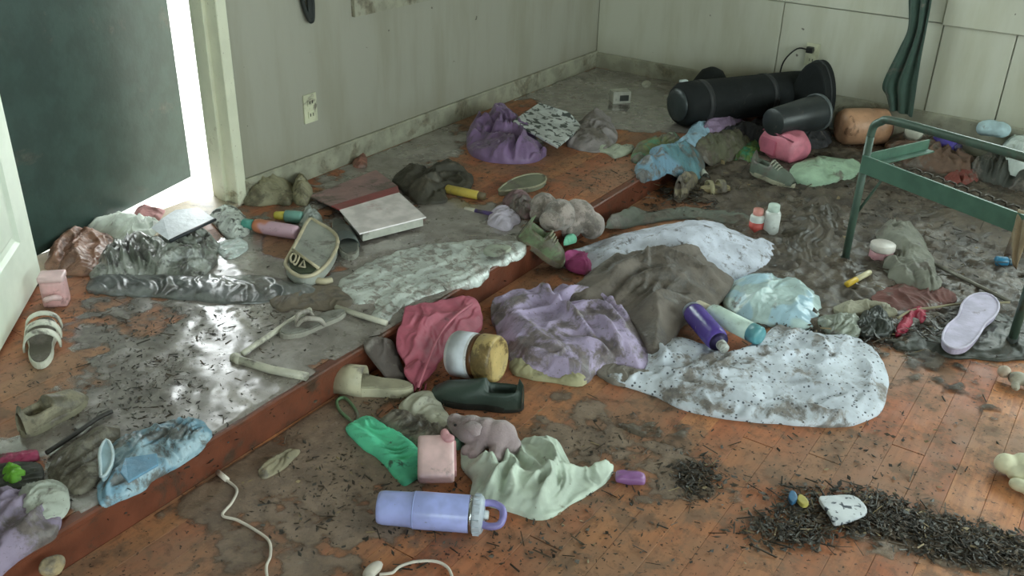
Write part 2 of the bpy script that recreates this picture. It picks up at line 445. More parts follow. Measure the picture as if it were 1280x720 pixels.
# windows: frame, sill, glass
GL = NT('window_glass'); GL.t.nodes.remove(GL.b)
_tr = GL.n('ShaderNodeBsdfTransparent'); _tr.inputs[0].default_value = (.9, .95, .93, 1); _gl = GL.n('ShaderNodeBsdfGlossy'); _gl.inputs['Roughness'].default_value = .05
_fr = GL.n('ShaderNodeFresnel'); _fr.inputs[0].default_value = 1.35; _mx = GL.n('ShaderNodeMixShader')
GL.t.links.new(_fr.outputs[0], _mx.inputs[0]); GL.t.links.new(_tr.outputs[0], _mx.inputs[1]); GL.t.links.new(_gl.outputs[0], _mx.inputs[2])
GL.t.links.new(_mx.outputs[0], [n for n in GL.t.nodes if n.type == 'OUTPUT_MATERIAL'][0].inputs[0])
SILL = M('muddy_sill', (190, 192, 172), .5, mud=.55, mudcol=(70, 62, 50), ms=12)
wn = [0]
def window(axis, pos, a, b, c, d, inward):
    wn[0] += 1; fw = .05
    TR_ = MATS['baseboard_paint'] if axis == 'x' and pos < 0 else TRIM
    def mk(lst): return boxes([(pos+p0, pos+p1, a_, b_, z0, z1) if axis == 'x' else (a_, b_, pos+p0, pos+p1, z0, z1) for p0, p1, a_, b_, z0, z1 in lst])
    q0, q1 = (-.03, .03)
    m_ = (c+d)/2
    o = S('window_%d' % wn[0], mk([(q0, q1, a, a+fw, c, d), (q0, q1, b-fw, b, c, d), (q0, q1, a+fw, b-fw, d-fw, d), (q0, q1, a+fw, b-fw, c, c+fw), (q0, q1, a+fw, b-fw, m_-.02, m_+.02)]), TRIM)
    for z0, z1 in ((c+fw, m_-.02), (m_+.02, d-fw)):
        obj('pane', mk([(-.003, .003, a+fw, b-fw, z0, z1)]), GL.m, o)
    i0, i1 = sorted((0, inward*(WT/2+.045)))
    obj('window_sill', mk([(i0, i1, a-.06, b+.06, c-.03, c)]), SILL if axis == 'y' else TR_, o)
    j0, j1 = sorted((inward*WT/2, inward*(WT/2+.018)))
    obj('window_casing', mk([(j0, j1, a-.07, a, c, d+.07), (j0, j1, b, b+.07, c, d+.07), (j0, j1, a, b, d, d+.07), (j0, j1, a-.07, b+.07, c-.105, c-.03)]), TR_, o)
for a, b, c, d in WINL: window('x', XL-WT/2, a, b, c, d, 1)
for a, b, c, d in WINB: window('y', YB+WT/2, a, b, c, d, -1)
for a, b, c, d in WINR: window('x', XR+WT/2, a, b, c, d, -1)
for a, b, c, d in WINF: window('y', YF-WT/2, a, b, c, d, 1)
# ---- doorway: jambs, threshold
dj = S('trim_3', boxes([(XL-WT-.005, XL+.012, DY1-.02, DY1+.025, STEP, DZ+.02), (XL-WT-.005, XL+.012, DY0-.025, DY0+.02, STEP, DZ+.02), (XL-WT-.005, XL+.012, DY0, DY1, DZ-.02, DZ+.02)], .003), CASING)
obj('door_stop', boxes([(XL-WT*.75, XL-WT*.35, DY1-.034, DY1-.018, STEP, DZ)], .002), CASING, dj)
S('trim_4', boxes([(XL-WT-.04, XL+.01, DY0+.02, DY1-.02, STEP-.04, STEP+.008)], .003), M('threshold', (196, 182, 160), .5, mud=.3))
# ---- outer green door, ajar outwards, hinged on the near jamb
GREEN = M('door_green_paint', (50, 70, 65), .36, mud=.12, mudcol=(80, 84, 76), ms=5, bump=.05, spec=.5)
fe = Pz(240, 221, STEP+.012); hg = np.array([XL-WT+.005, DY0+.03, 0])
dv = fe-hg; ang = math.atan2(dv[1], dv[0]); DW = math.hypot(dv[0], dv[1])
d1 = bpy.data.objects.new('door_1', None); col.objects.link(d1); d1.location = (hg[0], hg[1], STEP+.012); d1.rotation_euler = (0, 0, ang); d1['kind'] = 'structure'
obj('door_slab', boxes([(0, DW, 0, .04, 0, DZ-STEP-.05)], .004), GREEN, d1)
obj('door_rail', tube([(.02, -.012, .86), (DW*.56, -.012, .86)], .007, 8), M('door_bar', (120, 140, 132), .35), d1)
kn = obj('door_handle', tube([(DW-.06, -.002, .9), (DW-.06, -.05, .9), (DW-.14, -.055, .9)], .009, 8), M('dull_brass', (120, 110, 80), .35, metal=.8), d1)
for z in (.18, .95, 1.7): obj('hinge', lathe([(0, .008), (.09, .008)], 10, 'Z'), MATS['dull_brass'], d1, loc=(-.004, -.006, z))
# ---- inner white panel door, folded back into the room
WD = M('door_white_paint', (234, 242, 228), .42, var=.03, bump=.03)
e0 = Pz(52, 346, STEP+.012); e1 = Pz(0, 439, STEP+.012); wv_ = e1-e0; wang = math.atan2(wv_[1], wv_[0]); W2 = .79
d2 = bpy.data.objects.new('door_2', None); col.objects.link(d2); d2.location = (e0[0], e0[1], STEP+.012); d2.rotation_euler = (0, 0, wang); d2['kind'] = 'structure'
HD = 1.98; st = .115
pan = [(st, W2/2-.05, .17, .80), (W2/2+.05, W2-st, .17, .80), (st, W2/2-.05, .95, 1.55), (W2/2+.05, W2-st, .95, 1.55), (st, W2/2-.05, 1.66, HD-.12), (W2/2+.05, W2-st, 1.66, HD-.12)]
cells = [(a, b, -.035, 0., c, d) for a, b, c, d in wall_cells(0, W2, 0, HD, pan)]
obj('door_frame', boxes(cells), WD, d2)
obj('door_core', boxes([(.02, W2-.02, -.026, -.012, .02, HD-.02)]), WD, d2)
for a, b, c, d in pan:
    g = .028
    v = []; f = []
    for (k, y) in ((0, 0.), (.012, -.009), (g, -.012), (g+.016, -.002)):
        v += [(a+k, y, c+k), (b-k, y, c+k), (b-k, y, d-k), (a+k, y, d-k)]
    for i in range(3):
        for k in range(4): f.append((i*4+k, i*4+(k+1) % 4, i*4+4+(k+1) % 4, i*4+4+k))
    f.append((12, 13, 14, 15))
    obj('door_panel', mesh_of(v, f, smooth=False), WD, d2)
    obj('door_panel', mesh_of([(x, -.035-y, z) for x, y, z in v], f, smooth=False), WD, d2)
obj('door_knob', lathe([(0, .028), (.006, .028), (.01, .012), (.03, .012), (.036, .026), (.056, .028), (.064, .018)], 18, 'Z'), MATS['dull_brass'], d2, loc=(W2-.06, 0, .92), rot=(-math.pi/2, 0, 0))
# ---- ground outside
S('ground', boxes([(-14, XL-WT-.001, -8, 14, -.12, -.02)]), M('porch_concrete', (200, 198, 190), .8, bump=.1))
# ---- floors: slab, planks, step riser
fl = S('floor', boxes([(SX, XR, YF, YB, -.06, -.022)]), M('subfloor', (52, 40, 32), .8))
fr = S('floor_2', boxes([(XL, SX-.02, YF, YB, -.06, STEP-.022)]), MATS['subfloor'])
unit = None
def planks(parent, x0, x1, ya, yb, ztop, wd, seed):
    global unit
    rs = random.Random(seed); nrow = max(1, int(round((x1-x0)/wd))); wd = (x1-x0)/nrow
    if unit is None: unit = box(.08, 1., .021, .0006, seg=1)
    for i in range(nrow):
        y = ya-rs.uniform(0, .9)
        while y < yb:
            L = rs.uniform(.9, 2.1); y2 = y+L
            s0, s1 = max(y, ya), min(y2, yb)
            if s1-s0 > .12:
                o = obj('plank', unit, PLANK, parent, loc=(x0+(i+.5)*wd, (s0+s1)/2, ztop-.0105-rs.uniform(0, .0012)))
                o.scale = ((wd-.0006)/.08, s1-s0-.002, 1)
            y = y2
planks(fl, SX+.001, .71, .3, YB-.024, 0., .083, 3)
planks(fr, XL+.02, SX-.028, .3, YB-.024, STEP, .083, 7)
S('floor_3', boxes([(.712, XR, YF, YB, -.021, -.002)]), PLANK)
S('floor_4', boxes([(SX, .71, YF, .298, -.021, -.002), ]), PLANK)
S('floor_5', boxes([(XL, SX-.02, YF, .298, STEP-.021, STEP-.002)]), PLANK)
RIS = M('riser_paint', (112, 62, 44), .42, mud=.30, mudcol=(80, 62, 50), ms=7, bump=.15)
rz = S('trim_5', boxes([(SX-.02, SX, YF, YB-.025, -.05, STEP-.018)], .002), RIS)
obj('step_nosing', boxes([(SX-.027, SX+.006, YF, YB-.025, STEP-.018, STEP+.001)], .004), RIS, rz)

# ================================================================== MUD AND LITTER
def mudfield(name, label, x0, x1, y0, y1, zb, step, blobs, base, amp, mat, seed, thr_noise=1.1, ns=(2.2, 7, 26)):
    xs = np.arange(x0, x1+step*.5, step); ys = np.arange(y0, y1+step*.5, step)
    X, Y = np.meshgrid(xs, ys); PX, PY = proj(X, Y, np.full_like(X, zb))
    c = np.full_like(X, base)
    for bx, by, rx, ry, a, v in blobs:
        ca, sa = math.cos(R(a)), math.sin(R(a)); u = ((PX-bx)*ca+(PY-by)*sa)/rx; t = (-(PX-bx)*sa+(PY-by)*ca)/ry
        c = c+v*np.exp(-(u*u+t*t)**1.5*.7)
    n = fbm(X*ns[0], Y*ns[0], seed, 5, .6)-.5; n2 = fbm(X*ns[1], Y*ns[1], seed+50, 4, .6)-.5; n3 = fbm(X*ns[2], Y*ns[2], seed+90, 3, .6)-.5
    h = c+thr_noise*(n+.8*n2+.45*n3)
    edge = np.minimum(np.minimum(X-x0, x1-X), np.minimum(Y-y0, y1-Y)); 
    Hh = np.where(h > 0, amp*np.tanh(h*2.2)*(.35+1.1*np.clip(n3+.5, 0, 1)*np.clip(.4+h, 0, 1.2)), -.004)
    Hh = np.where(edge < step*.5, -.004, Hh)
    ny, nx = X.shape
    V = np.stack([X, Y, zb+Hh], -1).reshape(-1, 3); I = np.arange(nx*ny).reshape(ny, nx)
    Q = np.stack([I[:-1, :-1], I[:-1, 1:], I[1:, 1:], I[1:, :-1]], -1).reshape(-1, 4)
    keep = (Hh.reshape(-1)[Q] > -.0039).any(1); Q = Q[keep]
    used = np.unique(Q); mp = np.full(nx*ny, -1); mp[used] = np.arange(len(used)); V = V[used]; Q = mp[Q]
    me = bpy.data.meshes.new(name); me.vertices.add(len(V)); me.vertices.foreach_set('co', V.ravel())
    me.loops.add(Q.size); me.loops.foreach_set('vertex_index', Q.ravel().astype(np.int32))
    me.polygons.add(len(Q)); me.polygons.foreach_set('loop_start', np.arange(0, Q.size, 4, dtype=np.int32)); me.polygons.foreach_set('loop_total', np.full(len(Q), 4, np.int32))
    me.polygons.foreach_set('use_smooth', np.ones(len(Q), bool)); me.update(calc_edges=True); me.validate()
    at = me.attributes.new('cover', 'FLOAT', 'POINT'); at.data.foreach_set('value', np.clip(h*3.2, 0, 1.2).reshape(-1)[used].astype(np.float32))
    o = obj(name, me, mat); tag(o, label, 'mud', kind='stuff'); return o
MUDL = mud_mat('wet_silt', (150, 142, 137), (116, 108, 103), .1, .42, .9, .09, 1.)
MUDR = mud_mat('thick_mud', (100, 89, 78), (64, 56, 49), .25, .6, .5)
MUDF = mud_mat('silt_film', (142, 121, 104), (112, 94, 80), .3, .55, .5)
BR = [(200, 520, 170, 90, -30, .55), (360, 385, 120, 40, 0, .5), (740, 215, 120, 36, -15, -.8), (170, 395, 100, 22, 0, -.12), (20, 470, 45, 55, 0, -.7), (800, 130, 90, 34, 0, .7), (740, 105, 90, 26, 0, .5),
      (540, 345, 110, 60, -30, .7), (620, 205, 60, 20, 0, -.3), (300, 322, 45, 25, 0, .5), (350, 305, 25, 15, 0, -.5), (460, 310, 60, 20, 0, .3), (300, 440, 80, 60, 0, .4), (560, 280, 60, 25, 0, .35), (520, 195, 60, 25, -20, .4)]
BL = [(360, 640, 150, 110, -30, .55), (700, 520, 90, 40, 0, .35), (1120, 290, 200, 120, 10, .9), (870, 600, 50, 45, 0, .4), (1150, 670, 190, 28, 14, .5), (760, 690, 210, 50, 0, -.35),
      (1050, 560, 190, 70, 0, -.5), (1190, 490, 110, 50, 0, -.6), (1000, 250, 80, 60, 0, .7), (520, 690, 120, 40, 0, -.15), (960, 640, 60, 30, 0, .3), (900, 230, 60, 30, 0, .2), (480, 540, 80, 50, 0, .3), (1200, 390, 110, 40, 0, .5)]
mudfield('wet_silt', 'grey wet silt coating the raised floor strip by the door', XL+.02, SX-.002, .5, YB-.03, STEP, .010, BR, .03, .006, MUDL, 11, ns=(2.2, 7, 15))
mudfield('thick_mud', 'dark thick mud spread under and around the green bed frame', SX+.004, .6, 1.9, YB-.03, 0., .011, [b for b in BL if b[1] < 480], -.22, .024, MUDR, 23, ns=(2.2, 9, 34))
mudfield('silt_film', 'brown silt smeared over the lower plank floor', SX+.004, .6, .55, 3.2, .0, .010, [b for b in BL if b[1] > 400], -.20, .006, MUDF, 37)
def litter(name, label, spots, size, mats, seed, twig=.25, up=.02, mw=None):
    rs = np.random.RandomState(seed); v, f, mi = [], [], []
    for sx, sy, rx, ry, a, cnt in spots:
        ca, sa = math.cos(R(a)), math.sin(R(a))
        for _ in range(cnt):
            g1, g2 = np.clip(rs.normal(0, .5, 2), -1.4, 1.4); px = sx+g1*rx*ca-g2*ry*sa; py = sy+g1*rx*sa+g2*ry*ca
            p = F(px, py, 0., .004)
            if p[0] < XL+.03 or p[1] > YB-.04: continue
            z = float(fh(p[0], .004))+.003+abs(rs.normal(0, up)); k = len(v); th = rs.uniform(0, 6.28); m = rs.randint(len(mats)) if mw is None else rs.choice(len(mats), p=mw)
            L = size*min(math.exp(rs.normal(0, .5)), 1.9); d = np.array([math.cos(th), math.sin(th), rs.normal(0, .25)])*L; n = np.array([-math.sin(th), math.cos(th), rs.normal(0, .4)])
            c = np.array([p[0], p[1], z])
            if rs.rand() < twig:
                r = rs.uniform(.0009, .0022); d = d*2.2; u = np.array([0, 0, 1.])
                for s in (-1, 1):
                    for q in range(3): v.append(c+s*d+r*(math.cos(q*2.09)*n+math.sin(q*2.09)*u))
                f += [(k, k+1, k+4, k+3), (k+1, k+2, k+5, k+4), (k+2, k, k+3, k+5), (k, k+2, k+1), (k+3, k+4, k+5)]; mi += [m]*5
            else:
                W_ = L*rs.uniform(.25, .6); b = np.array([0, 0, rs.uniform(.1, .6)*W_]); t = np.array([0, 0, -.0022])
                v += [c-d, c+n*W_-b, c+d, c-n*W_-b, c+t]
                f += [(k, k+1, k+2), (k, k+2, k+3), (k, k+4, k+1), (k+1, k+4, k+2), (k+2, k+4, k+3), (k+3, k+4, k)]; mi += [m]*6
    me = mesh_of(v, f, name, False, mi); o = obj(name, me, mats); tag(o, label, 'debris', kind='stuff'); return o
D1 = M('litter_dark', (52, 45, 38), .55, var=.2); D2 = M('litter_brown', (80, 66, 52), .6, var=.2); D3 = M('litter_straw', (150, 132, 100), .6); D4 = M('litter_grey', (86, 84, 78), .45, var=.2)
litter('leaf_litter', 'drift of dark wet leaf litter and bark on the planks in front', [(1120, 655, 150, 22, 14, 2400), (1220, 685, 90, 24, 10, 1900), (990, 665, 70, 22, 0, 700), (870, 600, 34, 26, 0, 500), (1010, 640, 60, 12, 0, 200), (1090, 625, 60, 14, 10, 260)], .0066, [D1, D2, D3, D4], 3, .16, .0045, [.36, .42, .05, .17])
litter('floor_litter', 'loose specks and crumbs of debris scattered over the lower planks', [(640, 640, 260, 70, 0, 420), (420, 600, 110, 80, -30, 420), (760, 560, 130, 60, 0, 300), (1080, 560, 180, 80, 0, 160), (520, 500, 90, 40, 0, 300), (700, 690, 250, 30, 0, 120)], .0048, [D1, D2, D3], 5, .12, .0015, [.55, .4, .05])
litter('silt_litter', 'black crumbs and twigs lying in the grey silt by the door', [(230, 470, 130, 70, -20, 1100), (360, 390, 110, 40, 0, 600), (540, 340, 100, 40, -30, 500), (480, 270, 120, 50, -20, 320), (760, 220, 90, 30, -15, 240), (140, 400, 90, 40, 0, 200), (180, 560, 120, 50, -25, 400)], .0048, [D1, D2, D4], 7, .10, .0015, [.5, .3, .2])
litter('mud_litter', 'twigs and shredded debris lying in the mud near the bed frame', [(1110, 250, 150, 70, 10, 2000), (1180, 330, 110, 60, 0, 900), (1010, 280, 50, 40, 0, 400), (1110, 415, 140, 24, 0, 900), (960, 220, 90, 30, 0, 500), (860, 245, 60, 25, 0, 300), (1200, 210, 80, 30, 10, 400)], .0105, [D1, D2, D3, D4], 9, .38, .012, [.38, .30, .06, .26])

# ================================================================== THINGS: fixtures on the walls
def outlet(name, label, p, axis, plug=False):
    o = thing(name, label, 'outlet', p)
    rot = (0, 0, math.pi/2) if axis == 'x' else (0, 0, 0)          # local -Y faces the room
    o.rotation_euler = (0, 0, math.pi/2 if axis == 'x' else 0)
    pl = M('outlet_plastic', (214, 214, 186), .4, mud=.15)
    obj('cover_plate', box(.07, .006, .115, .002, (0, -.003, 0)), pl, o)
    for z in (-.025, .025):
        s = obj('socket', box(.034, .004, .028, .0015, (0, -.008, z)), pl, o)
        obj('slot', boxes([(-.009, -.006, -.0112, -.0098, z-.006, z+.006), (.006, .009, -.0112, -.0098, z-.006, z+.006)]), M('slot_black', (20, 20, 18), .6), s)
    return o
outlet('wall_outlet', 'muddy cream outlet plate on the wall beside the doorway', (XL+.0005, *Px(387, 135, XL)[1:]), 'x')
oo = outlet('wall_outlet', 'white outlet plate with a plug above the black roll', (Py(1016, 68, YB)[0], YB-.0065, Py(1016, 68, YB)[2]), 'y')
pg = thing('power_plug', 'black plug and thin cord hanging from the back wall outlet', 'plug', (Py(1014, 66, YB)[0], YB-.02, Py(1014, 66, YB)[2]+.02))
obj('plug_body', box(.035, .03, .03, .006, (0, -.008, 0)), M('black_plastic', (26, 27, 27), .4), pg)
obj('cord', tube([(0, -.02, 0), (-.06, -.03, .0), (-.12, -.03, -.08), (-.13, -.03, -.2)], .004, 6, smooth_n=6), MATS['black_plastic'], pg)
# dark strap dangling on the left wall below the window
p = Px(384, 26, XL)
sw = thing('hanging_strap', 'dark looped strap hanging on the wall beside the window', 'strap', (XL+.012, p[1], p[2]))
obj('strap_loop', tube([(0, -.02, .16), (0, -.03, .09), (.004, -.012, .02), (.006, .004, 0), (.004, .016, .02), (0, .022, .09), (0, .012, .16)], .009, 8, smooth_n=5), M('black_webbing', (34, 38, 36), .7), sw)
obj('strap_end', box(.008, .02, .15, .003, (.008, -.002, .085)), MATS['black_webbing'], sw)
obj('hook', box(.012, .03, .03, .004, (-.004, 0, .165)), MATS['dull_brass'], sw)
# ---- green curtain at the back wall
def curtain():
    YC = YB-.05; le = [(1136, -40), (1137, 0), (1136, 35), (1124, 62), (1104, 104), (1108, 120), (1112, 136)]; re = [(1172, -40), (1167, 2), (1161, 35), (1154, 70), (1149, 100), (1145, 125), (1141, 145)]
    L = catmull([Py(*q, YC) for q in le], 8); Q = catmull([Py(*q, YC) for q in re], 8); v, f = [], []; nu = 44
    for i, (a, b) in enumerate(zip(L, Q)):
        for k in range(nu+1):
            t = k/nu; y = .013*math.sin(t*2*math.pi*2.6+i*.04)+.004*math.sin(t*23+i*.15)-.01*math.sin(i*.1)
            v.append((a[0]+(b[0]-a[0])*t, YC+y-.02, a[2]+(b[2]-a[2])*t))
    for i in range(len(L)-1):
        for k in range(nu): f.append((i*(nu+1)+k, i*(nu+1)+k+1, (i+1)*(nu+1)+k+1, (i+1)*(nu+1)+k))
    o = obj('curtain', mesh_of(v, f), M('curtain_green', (60, 84, 74), .75, mud=.15, sheen=.2))
    m = o.modifiers.new('t', 'SOLIDIFY'); m.thickness = .004
    tag(o, 'dark green curtain hanging gathered against the back wall', 'curtain')
curtain()
# ---- green metal bed frame
def bed():
    A = Pz(1055, 330, 0); B = Pz(1263, 432, 0); u = (B-A); Wd = np.linalg.norm(u); an = math.atan2(u[1], u[0])
    o = thing('metal_bed', 'green metal bed frame standing bare in the mud', 'bed', (A[0], A[1], 0), an)
    g = M('bed_green_metal', (76, 98, 86), .45, mud=.3, mudcol=(84, 84, 72), ms=8, bump=.08, metal=.1); r = .014; zt = .565; c = .075
    for s, x, dx in ((0, 0, 1), (1, Wd, -1)):
        leg = obj('leg', tube([(x, 0, .0), (x, 0, zt-c)], r, 10), g, o)
    obj('top_bar', tube([(0, 0, zt-c), (.006, 0, zt-c*.5), (.03, 0, zt-.016), (c, 0, zt), (Wd*.5, 0, zt+.012), (Wd-c, 0, zt+.02), (Wd-.03, 0, zt), (Wd, 0, zt-c)], r, 10, smooth_n=5), g, o)
    obj('cross_bar', boxes([(-.0, Wd, -.022, -.012, .362, .425), (-.0, Wd, -.012, .012, .362, .368)], .001), M('bed_green_bar', (76, 112, 95), .5, mud=.12, bump=.08), o)
    obj('side_rail', boxes([(-.004, .002, .0, .34, .385, .425), (.002, .03, .0, .34, .385, .39)]), MATS['bed_green_bar'], o)
    obj('side_rail', boxes([(Wd-.002, Wd+.004, .0, 1.5, .385, .425), (Wd-.03, Wd-.002, .0, 1.5, .385, .39)]), MATS['bed_green_bar'], o)
    obj('brace', tube([(.004, .004, .20), (.07, .06, .40)], .005, 6), g, o)
    for i in range(11):
        x = .16+i*.045; obj('spring_hook', tube([(x, .012, .415), (x+.004, .05, .417), (x+.018, .062, .41), (x+.026, .05, .405)], .0035, 6), M('rusty_wire', (66, 58, 48), .6, metal=.3), o)
    for x in (0, Wd): obj('foot_cap', lathe([(0, .017), (.03, .0165)], 10, 'Z'), M('foot_rubber', (40, 46, 42), .7), o, loc=(x, 0, .0))
    return o, A, an, Wd
bed_o, bedA, bedan, bedW = bed()
def bedpt(x, y, z):
    c, s = math.cos(bedan), math.sin(bedan); return np.array([bedA[0]+x*c-y*s, bedA[1]+x*s+y*c, z])
# beige rag hanging over the cross bar
def rag():
    v, f = [], []; pts = [(-.03, .27), (-.034, .36), (-.03, .42), (0, .436), (.024, .42), (.03, .36), (.03, .30)]; n = 14
    for i, (y, z) in enumerate(pts):
        for k in range(n+1):
            t = k/n; v.append(bedpt(.575+t*.07+.012*math.sin(i*1.3+t*4), y+.006*math.sin(t*12+i), z+(.02*math.sin(t*7) if i in (0, 6) else 0)))
    for i in range(len(pts)-1):
        for k in range(n): f.append((i*(n+1)+k, i*(n+1)+k+1, (i+1)*(n+1)+k+1, (i+1)*(n+1)+k))
    o = obj('hanging_rag', mesh_of(v, f), M('rag_beige', (150, 134, 108), .85, mud=.4))
    m = o.modifiers.new('t', 'SOLIDIFY'); m.thickness = .005
    m = o.modifiers.new('s', 'SUBSURF'); m.levels = 1; m.render_levels = 1
    tag(o, 'muddy beige rag draped over the green bed cross bar', 'cloth')
rag()

# ================================================================== builders for small things
def sole_outline(L, W, n=28):
    pts = []
    for i in range(n):
        a = 2*math.pi*i/n; x = math.cos(a); y = math.sin(a); t = (x+1)/2
        wd = .5*W*(.74+.30*t-.20*math.exp(-((t-.42)/.16)**2)) 
        pts.append((L*.5*x+L*.5, (abs(y)**.85)*math.copysign(1, y)*wd+.03*W*math.sin(t*3)))
    return pts
def shoe(name, label, heel, toe, W=.09, H=.07, sole=None, upper=None, lin_=None, z=None, roll=0., laces=None, dz=0., cat='shoe', strap=None, low=.5):
    if z is None: a, b = F(*heel, dz=dz, ramp=.001), F(*toe, dz=dz, ramp=.001)
    elif isinstance(z, tuple): a, b = Pz(*heel, z[0]), Pz(*toe, z[1])
    else: a, b = Pz(*heel, z), Pz(*toe, z)
    d = b-a; L = np.linalg.norm(d); x = Vector(d).normalized(); y = Vector((0, 0, 1)).cross(x).normalized(); zz = x.cross(y)
    m = Matrix.Identity(4)
    for i in range(3): m[i][0] = x[i]; m[i][1] = y[i]; m[i][2] = zz[i]; m[i][3] = a[i]
    if roll: m = m @ Matrix.Translation((0, 0, W*.45)) @ Matrix.Rotation(roll, 4, 'X') @ Matrix.Translation((0, 0, -H*.35))
    o = thing(name, label, cat, mx=m)
    ths = .022
    obj('sole', prism(sole_outline(L, W), 0, ths, .005), sole, o)
    v, f = [], []; ns, na = 22, 18; ol = sole_outline(1., W, 200)
    for i in range(ns+1):
        t = .015+.97*i/ns
        ys = [q[1] for q in ol if abs(q[0]-t) < .03]; y0, y1 = (min(ys), max(ys)) if ys else (-.01, .01)
        hh = H*np.interp(t, [0, .06, .2, .45, .62, .85, 1], [.7, 1., .92, .82, .62, .45, .12]); c = (y0+y1)/2; hw = (y1-y0)/2*.96
        op = .1 < t < low
        for k in range(na+1):
            th = math.pi*k/na; yy = c-hw*math.cos(th)*(1-.18*math.sin(th)); z_ = ths*.6+hh*math.sin(th)**.7
            if op and abs(th-math.pi/2) < 1.05:
                q = 1-abs(th-math.pi/2)/1.05; z_ = z_*(1-min(1, q*2.2))+(ths+.006)*min(1, q*2.2)
            v.append((t*L, yy, z_))
    for i in range(ns):
        for k in range(na): f.append((i*(na+1)+k, i*(na+1)+k+1, (i+1)*(na+1)+k+1, (i+1)*(na+1)+k))
    f.append(tuple(range(na+1))); f.append(tuple(ns*(na+1)+k for k in range(na, -1, -1)))
    obj('upper', mesh_of(v, f), upper, o)
    if lin_: obj('insole', prism([(low*.55*L*(.9+.55*math.cos(t_))+.02*L, W*.24*math.sin(t_)) for t_ in np.linspace(0, 6.28, 18)[:-1]], ths+.004, ths+.009), lin_, o)
    if laces:
        for k in range(4):
            xx = L*(low+.03+k*.055); hz = H*np.interp(xx/L, [0, .06, .2, .45, .62, .85, 1], [.7, 1., .92, .82, .62, .45, .12])+ths*.55
            obj('lace', tube([(xx, -W*.2, hz-.012), (xx+.004, 0, hz+.004), (xx, W*.2, hz-.012)], .003, 6, smooth_n=3), laces, o)
    return o
def sandal(name, label, heel, toe, W=.085, mats=None, bands=((.55, .75),), z=None, th=.022, dz=0., thong=False, hb=.045, tilt=0.):
    if z is None: a, b = F(*heel, dz=dz, ramp=.001), F(*toe, dz=dz, ramp=.001)
    else: a, b = Pz(*heel, z), Pz(*toe, z)
    d = b-a; L = math.hypot(d[0], d[1]); an = math.atan2(d[1], d[0])
    o = thing(name, label, 'sandal', a, an)
    if tilt: o.rotation_euler = (tilt, 0, an); o.location.z += abs(math.sin(tilt))*W*.45
    obj('sole', prism(sole_outline(L, W), 0, th, .005), mats[0], o)
    obj('footbed', prism([(.02*L+.96*x, y*.9) for x, y in sole_outline(L, W)], th, th+.004, .002), mats[1], o)
    if thong:
        for s in (-1, 1): obj('strap', tube([(L*.76, 0, th), (L*.68, s*W*.2, th+.028), (L*.5, s*W*.38, th+.02), (L*.42, s*W*.40, th-.004)], [.004, .007, .008, .006], 8, smooth_n=5), mats[2], o)
    for b0, b1 in bands:
        v, f = [], []; n = 14
        for q in (b0, b1):
            for k in range(n+1):
                t = math.pi*k/n; v.append((q*L, -W*.46*math.cos(t), th*.3+hb*math.sin(t)**.75))
        for k in range(n): f.append((k, k+1, n+2+k, n+1+k))
        s = obj('strap', mesh_of(v, f), mats[2], o); m = s.modifiers.new('t', 'SOLIDIFY'); m.thickness = .005
    return o
def insole(name, label, cat, poly, mat, th=.015, dz=0., group=None, rim=None, tilt=None):
    P = [F(*q, dz=dz) for q in poly]; P = catmull(P, 5, True); c = np.mean(P, 0)
    o = obj(name, prism([(p[0]-c[0], p[1]-c[1]) for p in P], 0, th, min(.005, th*.35)), mat, loc=(c[0], c[1], c[2]-0.))
    if tilt: o.rotation_euler = tilt; o.location.z += .02
    if rim: obj('rim', tube([(p[0]-c[0], p[1]-c[1], th) for p in P[::2]], .004, 6, closed=True), rim, o)
    return tag(o, label, cat, group)
def cable(name, label, cat, pts, r, mat, dz=.006, n=8):
    Q = [F(*q, dz=dz, ramp=.004) for q in pts]; c = Q[0]
    return tag(obj(name, tube([q-c for q in Q], r, 8, smooth_n=n), mat, loc=tuple(c)), label, cat)

# ================================================================== THINGS: by the doorway
WH = lambda n, c=(214, 220, 214), **k: M(n, c, **k)
cloth('crumpled_plastic', 'orange-brown crumpled muddy wrapping beside the white panel door', 'plastic', [(55, 330), (60, 312), (80, 289), (105, 286), (125, 289), (140, 297), (130, 320), (115, 334), (85, 336)], M('brown_wrap', (150, 112, 92), .3, mud=.35, mudcol=(100, 70, 54), bump=.3), h=.075, fs=16, seed=2, edge=.02)
cloth('towel', 'pale grey-white towel bunched against the green door', 'towel', [(104, 288), (115, 276), (150, 268), (170, 271), (197, 272), (192, 290), (170, 297), (150, 297), (135, 290)], M('pale_towel', (206, 214, 204), .8, mud=.12), h=.075, fs=9, seed=4, ang=.3)
cloth('rag', 'small dusky pink rag by the green door bottom', 'cloth', [(166, 270), (174, 258), (186, 256), (196, 260), (206, 260), (203, 268), (195, 273)], M('pink_rag', (176, 128, 126), .8, mud=.3), h=.055, fs=16, seed=6, edge=.015)
cloth('camouflage_shirt', 'grey muddy patterned shirt heaped in front of the green door', 'shirt', [(114, 342), (119, 322), (140, 305), (172, 294), (186, 291), (207, 300), (240, 295), (257, 284), (271, 300), (268, 320), (252, 336), (225, 341), (175, 338), (150, 342)], M('camo_mud', (158, 160, 154), .5, mud=.42, mudcol=(84, 82, 78), ms=18, c2=(112, 116, 108), coat=.6), h=.085, fs=22, seed=8, ang=.2, edge=.025, fa=.7, n=6000)
cloth('plastic_sheet', 'long dark grey plastic sheet stretched wet below the muddy shirt', 'plastic sheet', [(109, 362), (116, 346), (134, 339), (190, 342), (240, 344), (321, 343), (356, 349), (398, 356), (410, 366), (360, 374), (309, 376), (259, 375), (215, 369), (159, 368)], M('dark_sheet', (104, 106, 106), .3, mud=.4, mudcol=(78, 76, 72), ms=12, coat=.8), h=.034, fs=12, seed=10, ang=1.25, an=4, edge=.02)
